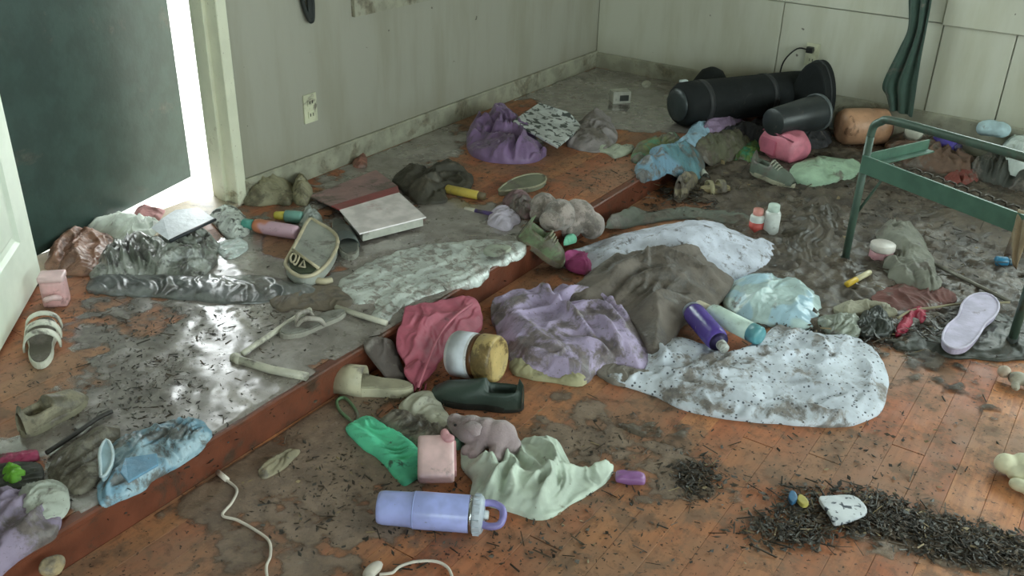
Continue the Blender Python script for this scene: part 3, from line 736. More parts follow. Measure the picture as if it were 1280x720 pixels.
cloth('white_rag', 'white cloth with black blotches at the foot of the door jamb', 'cloth', [(262, 268), (274, 259), (292, 258), (306, 266), (313, 281), (302, 293), (285, 293), (272, 283)], M('blotched_white', (206, 212, 206), .6, mud=.38, mudcol=(52, 50, 46), ms=26), h=.055, fs=13, seed=12, edge=.02)
cloth('paper_wad', 'wet white crumpled paper between the muddy shirt and orange bottle', 'paper', [(268, 306), (285, 299), (302, 298), (309, 309), (298, 320), (280, 322)], M('wet_paper', (206, 216, 214), .35, mud=.25), h=.022, fs=22, seed=14, edge=.012)
# white board lying on top of the shirt, its reflection whitened into the colour
def slab_on(name, label, cat, poly, zs, th, mat, edge=None):
    P = [Pz(x, y, z) for (x, y), z in zip(poly, zs)]; n = len(P); nv = np.cross(P[1]-P[0], P[2]-P[0]); nv /= np.linalg.norm(nv)
    if nv[2] < 0: nv = -nv
    c = P[0]; v = [p-c for p in P]+[p-c-nv*th for p in P]; f = [tuple(range(n)), tuple(range(2*n-1, n-1, -1))]+[(i, n+i, n+(i+1) % n, (i+1) % n) for i in range(n)]
    o = obj(name, mesh_of(v, f, smooth=False), mat, loc=tuple(c)); m = o.modifiers.new('b', 'BEVEL'); m.width = th*.3; m.segments = 2
    if edge: obj('shadow_edge', tube([p-c-nv*th*.5 for p in P[-2:]], th*.7, 6), edge, o)  # dark tube stands for the shadow along the lower edge
    return tag(o, label, cat)
slab_on('notebook_cover', 'white notebook cover with painted sheen and shadow edge on the grey shirt', 'notebook', [(188, 285), (203, 272), (219, 262), (247, 259), (268, 274), (211, 301)], [.19, .2, .20, .20, .19, .185], .008, M('white_sheen_tint', (228, 233, 240), .35, mud=.1), M('shadow_edge_dark', (48, 52, 58), .5))
# pink plastic caddy
def pink_box():
    a = F(54, 386); b = F(85, 384); d = b-a; L = np.linalg.norm(d)
    o = thing('plastic_box', 'pale pink plastic box with a handle beside the white door', 'box', a, math.atan2(d[1], d[0])); m = M('pink_plastic', (226, 180, 182), .35, mud=.2, mudcol=(110, 80, 72))
    obj('body', box(L, L*.8, .085, .012, (L/2, L*.4, .0425)), m, o)
    obj('lid', box(L*1.04, L*.84, .018, .007, (L/2, L*.4, .092)), M('pink_lid', (238, 204, 206), .35, mud=.12), o)
    obj('handle', tube([(L*.25, -.004, .03), (L*.35, -.03, .045), (L*.65, -.03, .05), (L*.75, -.004, .035)], .009, 8, smooth_n=5), MATS['pink_lid'], o)
pink_box()
WS = M('white_rubber', (222, 222, 208), .5, mud=.2); DS = M('dark_footbed', (96, 90, 78), .7, mud=.4)
sandal('slide_sandal', 'white strappy slide sandal lying near the white panel door', (52, 462), (57, 404), .095, [WS, DS, WS], bands=((.36, .46), (.56, .66), (.78, .86)), th=.02, hb=.05)
# things along the left wall
lying('lotion_bottle', 'orange and lavender bottle with a teal cap near the jamb', 'bottle', (304, 279), (372, 291), .026, [('cap', [(0, .6), (.02, .72), (.18, .74), (.2, .6)], M('teal_cap', (86, 160, 148), .35, mud=.15)), ('body', [(.2, .55), (.23, .9), (.3, 1), (.9, 1), (.98, .92), (1, .7)], M('orange_lavender', (222, 140, 104), .35, c2=(196, 160, 176), c2s=5, c2t=.5, mud=.12))])
lying('craft_tube', 'short tube with yellow tip and teal body beside the pouch', 'tube', (343, 269), (378, 272), .022, [('tip', [(0, .5), (.05, .68), (.4, .8)], M('dull_yellow', (206, 192, 84), .4, mud=.2)), ('body', [(.4, 1), (.45, 1.04), (.95, 1.04), (1, .9)], M('dull_teal', (110, 156, 146), .4, mud=.25))])
cloth('clear_bag', 'small crumpled clear grey bag by the craft tube', 'bag', [(374, 276), (378, 262), (392, 259), (401, 268), (402, 280), (390, 284)], M('clear_grey', (172, 178, 174), .25, mud=.25), h=.05, fs=16, seed=16, edge=.012)
cloth('rolled_towel', 'mud-coated beige rolled towel lying along the left wall', 'towel', [(303, 246), (305, 228), (320, 223), (345, 222), (364, 222), (366, 246), (340, 248), (318, 249)], M('mud_beige', (150, 144, 118), .75, mud=.4, mudcol=(104, 96, 76)), h=.085, fs=7, seed=18, ang=1.2, edge=.02, fa=.3)
cloth('mud_bundle', 'round mud-coated beige bundle beside the rolled towel', 'cloth', [(366, 246), (367, 226), (376, 219), (387, 225), (390, 238), (384, 248)], MATS['mud_beige'], h=.08, fs=8, seed=19, edge=.02, fa=.3)
# maroon binder
def binder():
    up = [(386, 245), (470, 212), (497, 232), (414, 257)]; lo = [(424, 262), (499, 240), (533, 271), (449, 292)]
    zz = STEP+.03; o0 = Pz(424, 262, zz); o = thing('ring_binder', 'open maroon ring binder with window glare painted white, lying by the left wall', 'binder', (o0[0], o0[1], STEP))
    W_ = M('binder_glare_white', (240, 230, 231), .15, mud=.14, mudcol=(200, 150, 152), bump=.02, spec=.8); MR = M('binder_maroon', (160, 50, 64), .3, mud=.1, bump=.05)  # front cover whitened in place of the window's reflection
    def quad(nm, pts, z0s, th, mat):
        P = [Pz(x, y, z)-np.array([o0[0], o0[1], STEP]) for (x, y), z in zip(pts, z0s)]
        v = P+[p-np.array([0, 0, th]) for p in P]; f = [(0, 1, 2, 3), (7, 6, 5, 4)]+[(i, 4+i, 4+(i+1) % 4, (i+1) % 4) for i in range(4)]
        q = obj(nm, mesh_of(v, f, smooth=False), mat, o); m = q.modifiers.new('b', 'BEVEL'); m.width = .002; m.segments = 2; return q
    quad('back_cover', up, [STEP+.015, STEP+.02, STEP+.035, STEP+.035], .006, M('binder_back', (168, 128, 130), .3, mud=.4, mudcol=(120, 104, 100), bump=.05))
    quad('spine', [(414, 257), (497, 232), (500, 241), (424, 262)], [STEP+.036, STEP+.036, STEP+.052, STEP+.052], .006, MR)
    quad('front_cover', lo, [STEP+.052, STEP+.052, STEP+.05, STEP+.05], .006, W_)
    quad('pages', [(429, 264), (497, 244), (529, 273), (453, 292)], [STEP+.045]*4, .030, M('wet_pages', (196, 196, 186), .6, mud=.3))
    quad('bottom_cover', lo, [STEP+.013]*4, .006, MR)
binder()
# bib-shaped pouch with piping
def pouch():
    pl = [(383, 277), (389, 272), (398, 277), (412, 285), (421, 294), (422, 302), (419, 312), (410, 327), (397, 339), (383, 344), (370, 342), (359, 333), (357, 326), (363, 314), (373, 296)]
    z = STEP+.045; P = catmull([Pz(*q, z) for q in pl], 6, True); c = np.mean(P, 0)
    o = thing('mesh_pouch', 'grey mesh pouch with cream piping and dark lettered band', 'pouch', (c[0], c[1], STEP))
    b = [(p[0]-c[0], p[1]-c[1]) for p in P]
    obj('body', prism(b, .004, .040, .012, 3), M('grey_mesh', (176, 178, 171), .5, mud=.2, bs=240, bump=.3), o)
    pip = M('cream_piping', (204, 192, 164), .5, mud=.12)
    obj('piping', tube([(x, y, .040) for x, y in b[::2]], .0065, 8, closed=True), pip, o)
    band = [Pz(*q, z+.003)-np.array([c[0], c[1], STEP]) for q in [(365, 313), (374, 317), (395, 334), (389, 339), (375, 340), (364, 334), (360, 326)]]
    bn = obj('band', prism([(p[0], p[1]) for p in band], .036, .044), M('band_dark_green', (62, 72, 52), .6, mud=.2), o)
    obj('divider', tube([Pz(366, 312, z+.006)-np.array([c[0], c[1], STEP]), Pz(398, 335, z+.006)-np.array([c[0], c[1], STEP])], .005, 8), pip, o)
    k = lambda q: Pz(*q, z+.006)-np.array([c[0], c[1], STEP])
    obj('letter', tube([k(q) for q in [(363, 322), (366, 317), (370, 319), (369, 325), (365, 328)]], .0035, 6, closed=True, smooth_n=3), pip, bn)
    obj('letter', tube([k(q) for q in [(375, 319), (372, 327), (369, 331), (367, 329)]], .0035, 6, smooth_n=3), pip, bn)
    obj('letter', tube([k(q) for q in [(380, 325), (374, 333), (381, 334)]], .0035, 6, closed=True), pip, bn)
    obj('handle_strap', tube([Pz(x, y, STEP+.012)-np.array([c[0], c[1], STEP]) for x, y in [(357, 330), (364, 341), (377, 347), (392, 350), (405, 352), (415, 350)]], [.006, .008, .009, .011, .012, .009], 8, smooth_n=5), pip, o)
pouch()
sandal('rubber_slide', 'dark grey rubber slide with a pale toe beside the mesh pouch', (421, 281), (440, 327), .085, [M('pale_sole', (150, 150, 140), .5, mud=.2), M('grey_footbed', (92, 96, 92), .5, mud=.3), M('grey_strap', (78, 84, 82), .45, mud=.25)], bands=((.35, .72),), th=.025, hb=.038)
cloth('dark_jacket', 'dark muddy jacket crumpled against the left wall', 'jacket', [(490, 222), (510, 207), (535, 209), (557, 202), (585, 211), (588, 227), (560, 232), (556, 245), (520, 247), (508, 236)], M('dark_jacket_cloth', (64, 60, 50), .7, mud=.3, mudcol=(88, 80, 66)), h=.09, fs=10, seed=21, fa=.7)
lying('glue_tube', 'yellow tube lying in front of the dark jacket', 'tube', (558, 236), (606, 246), .018, [('body', [(0, .8), (.03, 1), (.8, 1), (.84, .8)], M('tube_yellow', (200, 176, 82), .4, mud=.22)), ('cap', [(.84, .8), (.86, .85), (1, .8)], M('tube_cap_brown', (104, 88, 62), .5, mud=.3))])
cloth('candy_wrapper', 'small reddish wrapper at the baseboard above the binder', 'wrapper', [(441, 206), (444, 194), (453, 190), (459, 198), (457, 207)], M('wrapper_red', (140, 96, 84), .4, mud=.3), h=.035, fs=20, seed=23, edge=.01)
lying('felt_marker', 'thin purple and white felt marker on the raised floor', 'marker', (581, 261), (617, 268), .009, [('cap', [(0, .8), (.02, 1), (.34, 1), (.36, .95)], M('marker_white', (206, 200, 184), .4, mud=.2)), ('barrel', [(.36, .95), (.95, .95), (1, .5)], M('marker_purple', (104, 84, 140), .4, mud=.2))])
cloth('lavender_slipper', 'lavender and white soft slipper beside the felt marker', 'slipper', [(609, 277), (613, 266), (621, 257), (637, 258), (651, 270), (643, 278), (633, 285)], M('lavender_white', (206, 196, 214), .6, mud=.15), h=.05, fs=9, seed=25, edge=.02)
insole('shoe_sole', 'grey-green curved shoe sole lying on the raised floor', 'sole', [(623, 243), (640, 230), (664, 223), (680, 225), (681, 233), (666, 240), (642, 243), (630, 245)], M('sole_grey_green', (128, 130, 110), .6, mud=.3), .02, rim=M('sole_rim', (172, 168, 142), .6, mud=.3))
cloth('mauve_rag', 'mauve muddy rag between the slipper and the plush bundle', 'cloth', [(629, 250), (640, 240), (660, 243), (668, 256), (662, 268), (648, 266)], M('mauve_cloth', (140, 112, 116), .8, mud=.4), h=.05, fs=13, seed=27, edge=.015)
def lobes(name, label, cat, lst, mat, vox=.007, sm=4, cat_parts=()):
    """one soft continuous body over lobes given as (px, py, height above floor, rx, ry, rz)"""
    P = [(F(x, y, dz, .01), rx, ry, rz_) for x, y, dz, rx, ry, rz_ in lst]; c = P[0][0]
    o = obj(name, blob([(p[0]-c[0], p[1]-c[1], p[2], rx, ry, rz_) for p, rx, ry, rz_ in P], vox, sm), mat, loc=(c[0], c[1], 0)); return tag(o, label, cat)
PLG = M('plush_grey', (178, 164, 158), .9, mud=.5, mudcol=(112, 101, 92), sheen=.3, bs=150, bump=.4, ms=12)
lobes('plush_bundle', 'grey-brown muddy plush toy hanging over the step edge', 'plush toy', [(680, 258, .05, .055, .05, .055), (700, 268, .05, .06, .06, .06), (722, 268, .06, .07, .065, .06), (740, 282, .07, .05, .055, .055), (712, 284, .05, .05, .05, .045), (690, 276, .045, .05, .045, .04), (673, 268, .035, .035, .035, .03)], PLG)
shoe('green_sneaker', 'muddy green sneaker tipped over the step edge', (645, 296), (702, 334), .11, .10, M('sneaker_sole', (116, 108, 88), .6, mud=.4), M('sneaker_green', (112, 130, 96), .7, mud=.42, mudcol=(98, 88, 70)), M('sneaker_lining', (70, 66, 54), .9), z=(.115, .01), laces=M('lace_cream', (170, 166, 140), .8, mud=.3), low=.42)
cloth('mint_scrap', 'tiny mint green scrap between sneaker and plush bundle', 'scrap', [(705, 305), (707, 294), (717, 293), (720, 301)], M('mint_green', (120, 196, 164), .6, mud=.15), h=.02, fs=20, seed=31, edge=.008)

# ================================================================== THINGS: raised floor, far end
PURP = M('purple_quilt', (132, 104, 146), .5, mud=.14, mudcol=(70, 56, 70), sheen=.2)
cloth('puffer_jacket', 'purple padded jacket slumped by the left wall', 'jacket', [(584, 176), (586, 156), (598, 143), (620, 138), (640, 140), (655, 152), (676, 172), (683, 184), (660, 192), (625, 192), (600, 188)], PURP, h=.13, fs=12, seed=33, ang=.9, an=3, fa=.75, edge=.03, jag=.012)
slab_on('patterned_board', 'white board with black sketchy pattern on the purple jacket', 'board', [(640, 151), (674, 128), (712, 140), (728, 158), (697, 183)], [.20, .20, .19, .15, .16], .012, M('sketch_print', (216, 220, 220), .5, c2=(70, 76, 74), c2s=30, c2t=.56, mud=.1))
cloth('grey_bundle', 'grey cloth bundle beside the patterned white board', 'cloth', [(708, 172), (718, 152), (735, 142), (757, 141), (768, 152), (773, 170), (762, 180), (735, 182)], M('bundle_grey', (150, 142, 142), .8, mud=.35), h=.085, fs=10, seed=35, ang=.2)
cloth('torn_paper', 'torn pale paper lying on the orange planks', 'paper', [(740, 186), (752, 178), (770, 181), (792, 182), (786, 191), (768, 197), (756, 190)], M('torn_paper_pale', (180, 186, 168), .6, mud=.2), h=.022, fs=18, seed=37, edge=.01, ruffle=1)
def small_box(name, label, a_px, b_px, dep, h, mat, z=STEP):
    a = Pz(*a_px, z); b = Pz(*b_px, z); d = b-a; L = math.hypot(d[0], d[1]); o = thing(name, label, 'box', a, math.atan2(d[1], d[0]))
    obj('body', box(L, dep, h, .004, (L/2, dep/2, h/2)), mat, o); obj('label_patch', box(L*.5, .002, h*.45, 0, (L*.62, -.0005, h*.5)), M('patch_dark', (72, 76, 72), .6), o)
    return o
small_box('white_carton', 'small white carton standing in the far corner of the room', (766, 131), (788, 130), .07, .065, M('carton_white', (206, 206, 196), .5, mud=.12))
cloth('paper_scrap', 'tiny white scrap near the back wall corner', 'paper', [(802, 105), (806, 101), (813, 103), (812, 108), (805, 109)], MATS['carton_white'], h=.02, fs=20, seed=39, edge=.01)
BLK = M('black_nylon', (30, 33, 34), .75, mud=.12, mudcol=(56, 58, 54), bump=.1, spec=.25)
_a, _b = Pz(847, 131, STEP+.106), Pz(1010, 112, .19)
def frame_ab(a, b):
    d = Vector(b-a); L = d.length; x = d.normalized(); y = Vector((0, 0, 1)).cross(x).normalized(); zz = x.cross(y); m = Matrix.Identity(4)
    for i in range(3): m[i][0] = x[i]; m[i][1] = y[i]; m[i][2] = zz[i]; m[i][3] = a[i]
    return m, L
m_, L_ = frame_ab(_a, _b)
rl = thing('rolled_mat', 'long black rolled mat bag lying along the back wall', 'bag', mx=m_)
obj('roll', lathe([(0, .078), (.006, .09), (.03, .104), (.10, .106), (L_-.1, .102), (L_-.02, .098), (L_, .082)], 32), BLK, rl)
obj('end_cap', lathe([(-.014, .05), (-.008, .075), (.004, .08)], 28), M('cap_grey', (52, 60, 62), .4), rl)
obj('strap', lathe([(.115, .1065), (.115, .108), (.145, .108), (.145, .1065)], 32, cap=False), M('strap_black', (44, 46, 48), .6), rl)
obj('strap', lathe([(L_*.62, .1045), (L_*.62, .106), (L_*.62+.03, .106), (L_*.62+.03, .1045)], 32, cap=False), MATS['strap_black'], rl)
obj('buckle', box(.04, .02, .012, .004, (.05, .04, .100)), M('buckle_silver', (190, 200, 200), .3), rl)
p = Pz(891, 85, STEP+.19)
hm = thing('riding_helmet', 'round black helmet behind the black rolled mat', 'helmet', (p[0], min(p[1], YB-.13), STEP))
obj('shell', lathe([(0, .105), (.03, .112), (.09, .108), (.14, .078), (.175, .055), (.192, .02), (.195, .002)], 28, 'Z'), BLK, hm)
obj('brim', lathe([(.0, .105), (.004, .122), (.016, .122), (.02, .108)], 28, 'Z', cap=False), MATS['strap_black'], hm)
# upright black oval case at the right end of the roll
p = Pz(1012, 150, .0)
bc = thing('oval_case', 'black oval case standing upright at the end of the roll', 'case', (Py(1013, 140, YB-.2)[0], YB-.2, 0), R(-12))
v = [(.1*math.cos(t)*(1-.12*math.sin(t)), .19*math.sin(t)) for t in np.linspace(0, 2*math.pi, 40)[:-1]]
obj('shell', prism(v, -.055, .055, .02, 4), BLK, bc, loc=(0, 0, .195), rot=(math.pi/2, 0, 0))
obj('zipper', tube([(x*1.005, 0, .195+y*1.005) for x, y in v], .005, 6, closed=True), MATS['strap_black'], bc)
# dark grey bucket on its side
DG = M('dark_grey_plastic', (50, 55, 57), .38, mud=.15, bump=.05)
lying('bucket', 'dark grey bucket lying on its side behind the pink bag', 'bucket', (966, 153), (1022, 140), .085, [('shell', [(0, .72), (.01, .76), (.95, 1), (.985, 1), (.985, .95), (.06, .7)], DG), ('rim', [(.95, 1.0), (.95, 1.06), (1, 1.06), (1, .97)], M('bucket_rim', (104, 112, 114), .35))], z=.10, n=28)
slab_on('plastic_tray', 'thin grey plastic tray standing beside the dark bucket', 'tray', [(1030, 160), (1032, 124), (1038, 118), (1041, 160)], [.03, .20, .2, .03], .01, M('panel_grey', (120, 126, 126), .5))
# tan jug
lying('jug', 'tan plastic jug lying under the curtain behind the bed', 'jug', (1048, 158), (1108, 158), .09, [('body', [(0, .55), (.02, .8), (.12, .98), (.3, 1), (.62, 1), (.66, .93), (.7, 1), (.95, .96), (1, .75)], M('jug_tan', (206, 158, 126), .45, mud=.2, mudcol=(120, 86, 66))), ('base', [(1, .7), (1.04, .66), (1.06, .4)], M('jug_red', (132, 78, 74), .5, mud=.2))], z=.0, n=28)
# pink toiletry bag
def pillow_box(name, label, cat, c_px, size, rz, mat, z=0., tilt=(0, 0), extra=None):
    p = Pz(*c_px, z+size[2]*.5); o = thing(name, label, cat, (p[0], p[1], z), rz)
    bm = bmesh.new(); bmesh.ops.create_cube(bm, size=1); bmesh.ops.subdivide_edges(bm, edges=bm.edges[:], cuts=9, use_grid_fill=True)
    for q in bm.verts:
        x, y, t = q.co*2; k = (1-.28*(x**4))*(1-.28*(y**4)); sx = 1-.10*t*t-.06*y*y; sy = 1-.10*t*t-.06*x*x
        q.co = Vector((x*sx*size[0]/2, y*sy*size[1]/2, t*k*size[2]/2+size[2]/2+.06*size[2]*math.sin(5*x+2)*math.cos(4*y)))
    obj('body', bm_mesh(bm), mat, o, rot=(tilt[0], tilt[1], 0)); return o
PK = M('pink_bag', (222, 132, 152), .45, mud=.12, mudcol=(150, 88, 100))
o = pillow_box('toiletry_bag', 'bright pink zipped toiletry bag in front of the grey bucket', 'bag', (981, 181), (.21, .15, .15), R(-25), PK)
obj('zipper', tube([(-.10, -.05, .128), (-.05, -.062, .138), (.03, -.065, .136), (.1, -.055, .126)], .004, 6, smooth_n=4), M('zip_rose', (150, 76, 96), .5), o)
obj('side_pocket', box(.09, .01, .07, .004, (-.03, -.077, .07)), M('pink_pocket', (204, 112, 136), .5, mud=.15), o)
# cloths at the far end of the step
cloth('teal_garment', 'teal and blue muddy garment over the end of the step', 'clothing', [(793, 212), (800, 196), (822, 182), (848, 178), (872, 184), (880, 200), (876, 218), (860, 225), (840, 212), (820, 214), (803, 222)], M('teal_cloth', (98, 140, 150), .6, mud=.45, c2=(116, 152, 176), c2s=4), h=.075, fs=11, seed=41, ang=.7)
cloth('green_netting', 'olive green netting heap on the raised floor by the teal garment', 'netting', [(788, 196), (798, 180), (820, 171), (845, 168), (848, 178), (822, 188), (804, 200)], M('olive_net', (112, 118, 80), .7, mud=.4, c2=(80, 120, 92), c2s=20), h=.05, fs=16, seed=43, edge=.015)
cloth('blue_shirt', 'pale blue shirt bunched in front of the black roll', 'shirt', [(840, 182), (844, 174), (858, 166), (868, 152), (884, 149), (890, 158), (880, 172), (868, 181), (852, 184)], M('pale_blue', (156, 190, 212), .65, mud=.18), h=.07, fs=11, seed=45)
cloth('lavender_roll', 'dusty lavender rolled cloth under the black roll', 'cloth', [(872, 158), (880, 149), (905, 146), (928, 147), (934, 154), (915, 160), (885, 163)], M('lavender_dusty', (150, 128, 158), .7, mud=.25), h=.06, fs=9, seed=47, ang=-.4)
cloth('khaki_trousers', 'khaki muddy trousers heaped between blue shirt and pink bag', 'trousers', [(868, 184), (880, 168), (900, 160), (930, 160), (945, 172), (938, 186), (918, 196), (890, 198)], M('khaki_mud', (104, 104, 84), .75, mud=.4), h=.09, fs=9, seed=49, ang=.4)
cloth('black_cloth', 'black cloth strewn between the roll and the bucket', 'cloth', [(905, 156), (930, 148), (960, 148), (1000, 150), (1036, 158), (1040, 172), (1010, 184), (960, 176), (930, 166)], M('black_cloth_m', (48, 48, 52), .7, mud=.25), h=.13, fs=10, seed=51)
cloth('green_leaf_garland', 'bright green and yellow artificial leaves beside the pink bag', 'garland', [(905, 198), (916, 186), (930, 180), (946, 176), (954, 184), (950, 198), (930, 203)], M('leaf_green', (94, 124, 62), .6, mud=.3, c2=(60, 128, 96), c2s=24), h=.045, fs=22, seed=53, edge=.012)
lying('white_tube', 'small white tube with a dark end by the teal garment', 'tube', (872, 208), (884, 223), .016, [('body', [(0, .8), (.03, 1), (.78, 1), (.8, .9)], M('tube_white', (220, 222, 214), .4)), ('cap', [(.8, .85), (.82, .9), (1, .85)], M('tube_cap_dark', (60, 58, 52), .5))])
shoe('muddy_boot', 'mud-caked beige boot leaning near the step end', (846, 252), (866, 226), .09, .10, M('boot_sole', (120, 112, 92), .7, mud=.4), M('boot_beige', (150, 140, 116), .8, mud=.45), M('boot_lining', (70, 62, 50), .9), z=0., low=.5)
sandal('cork_sandal', 'beige cork sandal lying in mud near the step end', (874, 242), (912, 240), .08, [M('cork', (150, 134, 100), .8, mud=.3), M('cork_bed', (172, 160, 126), .8, mud=.3), M('cork_strap', (160, 152, 120), .7, mud=.3)], bands=((.25, .38), (.6, .78)), z=.0, th=.024)
cloth('grey_flat_shirt', 'flat grey-green shirt behind the white pillow', 'shirt', [(757, 284), (766, 268), (800, 260), (850, 258), (890, 262), (930, 262), (948, 272), (930, 282), (880, 272), (840, 272), (800, 278)], M('grey_green_cloth', (110, 114, 104), .7, mud=.4), h=.035, fs=10, seed=55, ang=.3)
shoe('grey_sneaker', 'grey-green sneaker with laces beside the pink toiletry bag', (938, 216), (992, 236), .095, .10, M('sneaker_white_sole', (176, 172, 150), .6, mud=.3), M('sneaker_greygreen', (108, 118, 106), .7, mud=.35), M('sneaker_dark', (50, 52, 46), .9), z=.022, laces=M('lace_grey', (176, 176, 160), .8), low=.45)
cloth('mint_towel', 'pale mint folded towel between the sneaker and the bed leg', 'towel', [(987, 212), (998, 200), (1020, 194), (1050, 195), (1075, 200), (1072, 212), (1050, 220), (1020, 226), (998, 222)], M('mint_towel_m', (168, 196, 170), .8, mud=.28), jag=.004, lift=.028, h=.06, fs=6, seed=57, ang=.2, fa=.35)
insole('white_case', 'small white flat case behind the bed leg', 'case', [(1085, 216), (1088, 210), (1100, 207), (1104, 211), (1098, 217), (1088, 219)], M('case_white', (190, 194, 186), .4), .012, dz=.01)
BT = M('bottle_white', (222, 226, 222), .35, mud=.1)
def standing_bottle(name, label, base_px, r, h, parts, z=0., tilt=(0, 0)):
    p = Pz(*base_px, z+.004); o = thing(name, label, 'bottle', p); o.rotation_euler = (tilt[0], tilt[1], 0)
    for pn, pf, mt in parts: obj(pn, lathe([(t*h, q*r) for t, q in pf], 20, 'Z'), mt, o)
    return o
standing_bottle('red_label_bottle', 'small white bottle with red label by the white pillow', (944, 291), .028, .10, [('body', [(0, .85), (.04, 1), (.7, 1), (.78, .8)], BT), ('label', [(.12, 1.02), (.12, 1.03), (.5, 1.03), (.5, 1.02)], M('label_red', (206, 92, 84), .5)), ('cap', [(.78, .7), (.8, .72), (1, .7)], M('cap_pinkish', (222, 150, 140), .4))])
standing_bottle('white_bottle', 'plain white bottle standing by the white pillow', (962, 293), .031, .125, [('body', [(0, .85), (.04, 1), (.72, 1), (.8, .8)], BT), ('cap', [(.8, .72), (.82, .75), (1, .7)], M('cap_pale', (200, 216, 206), .4))])

# ================================================================== THINGS: bedding heap in the middle
PIL = M('pillow_white', (216, 220, 236), .75, mud=.27, mudcol=(96, 84, 84), ms=22)
cloth('pillow', 'white pillow with grey mud specks at the top of the bedding heap', 'pillow', [(710, 314), (735, 297), (770, 285), (830, 272), (870, 267), (910, 274), (940, 288), (962, 292), (973, 302), (964, 316), (938, 332), (890, 345), (800, 346), (750, 336)], PIL, h=.13, jag=.004, ruffle=.1, fs=6, seed=61, fa=.25, edge=.06, ang=.4)
cloth('magenta_pillowcase', 'magenta pillowcase corner sticking out under the white pillow', 'pillowcase', [(704, 319), (711, 311), (730, 314), (746, 322), (740, 338), (718, 336)], M('magenta', (176, 74, 132), .7, mud=.28), lift=.012, h=.035, fs=10, seed=63, edge=.015)
cloth('brown_blanket', 'thick grey-brown mud-soaked blanket folded over the white pillow', 'blanket', [(698, 362), (722, 344), (745, 326), (775, 310), (810, 302), (850, 300), (884, 306), (903, 326), (918, 338), (908, 356), (882, 376), (858, 386), (842, 410), (818, 425), (800, 402), (788, 386), (760, 376), (730, 382)], M('blanket_mud', (122, 112, 104), .8, mud=.4, mudcol=(94, 85, 77), ms=5, bs=120, bump=.3), h=.15, fs=6, seed=66, ang=-.35, an=4, fa=.3, edge=.05, lift=.02, jag=.01, n=6000, ridges=[([(740, 324), (770, 306), (811, 297), (849, 298), (880, 308), (896, 326)], .022, .035), ([(752, 364), (785, 346), (819, 336), (867, 340), (905, 349)], .02, .035), ([(758, 376), (800, 358), (850, 356), (885, 362)], .018, .028), ([(720, 352), (752, 336), (790, 322), (840, 318)], .02, .025), ([(800, 396), (815, 380), (840, 372), (862, 372)], .02, .03)])
LAV = M('lavender_quilt', (190, 174, 208), .75, mud=.47, mudcol=(122, 110, 104), ms=7)
cloth('comforter', 'lavender comforter streaked with mud below the brown blanket', 'comforter', [(614, 378), (627, 364), (650, 361), (678, 366), (700, 354), (735, 364), (762, 371), (788, 390), (803, 418), (812, 442), (800, 458), (772, 450), (748, 456), (730, 470), (690, 465), (655, 456), (638, 440), (623, 415)], LAV, h=.085, fs=8, seed=67, ang=-.7, an=3.4, fa=.35, edge=.03, jag=.008, n=7000, ridges=[([(625, 384), (634, 369), (656, 366), (676, 375), (695, 390), (717, 408), (742, 432)], .014, .045), ([(700, 381), (725, 376), (755, 381), (777, 396), (797, 417)], .013, .035), ([(708, 396), (740, 392), (762, 402), (783, 420)], .012, .032), ([(722, 410), (747, 413), (766, 428), (776, 446)], .012, .03), ([(640, 395), (655, 420), (680, 440), (705, 450)], .03, .035), ([(635, 415), (660, 446), (700, 458), (728, 462)], .014, .03), ([(730, 436), (750, 440), (765, 448)], .014, .03), ([(690, 362), (715, 362), (745, 368)], .012, .03)])
cloth('beige_towel', 'beige towel edge showing under the lavender comforter', 'towel', [(638, 452), (660, 450), (700, 459), (734, 463), (729, 479), (690, 474), (645, 466)], M('beige_towel_m', (176, 170, 136), .8, mud=.2), h=.035, fs=8, seed=69, ang=.3, edge=.012)
cloth('grey_cloth_fold', 'dull grey cloth fold between comforter and spotted sheet', 'cloth', [(742, 458), (760, 452), (790, 460), (818, 466), (826, 478), (795, 480), (766, 478)], M('grey_fold', (136, 128, 120), .8, mud=.3), h=.03, fs=10, seed=70, edge=.012)
SPT = M('spotted_sheet', (214, 220, 232), .7, dots=(60, .17, (76, 80, 92)), mud=.36, mudcol=(132, 122, 114), ms=10)
cloth('bed_sheet', 'white sheet with dark dots spread on the planks', 'sheet', [(760, 470), (785, 464), (806, 462), (806, 438), (812, 420), (848, 420), (880, 430), (905, 441), (945, 426), (972, 406), (1000, 412), (1030, 418), (1060, 417), (1085, 430), (1103, 450), (1111, 475), (1106, 505), (1085, 522), (1045, 530), (980, 526), (900, 518), (850, 506), (815, 490)], SPT, h=.04, fs=10, seed=71, ang=-.2, an=2.4, fa=.7, edge=.02, n=7500, jag=.008, ridges=[([(815, 466), (849, 475), (912, 476), (950, 480)], .012, .02), ([(825, 484), (860, 492), (905, 497), (950, 504)], .012, .018), ([(985, 508), (1035, 522), (1082, 520)], .011, .018), ([(970, 493), (1022, 490), (1062, 500)], .012, .02), ([(1080, 455), (1087, 470), (1084, 492)], .01, .02), ([(812, 430), (830, 448), (826, 462)], .012, .025), ([(900, 450), (940, 446), (975, 452), (1010, 446)], .014, .02), ([(1005, 420), (1030, 440), (1028, 465)], .014, .02)])
cloth('plastic_package', 'plump pale teal plastic package behind the purple bottle', 'package', [(905, 362), (922, 343), (955, 340), (1005, 350), (1028, 368), (1024, 392), (1012, 405), (980, 402), (932, 391), (908, 377)], M('teal_package', (192, 214, 214), .25, mud=.2, c2=(168, 198, 214), c2s=8), h=.085, fs=12, seed=73, fa=.35, edge=.03, jag=.005, ruffle=.1)
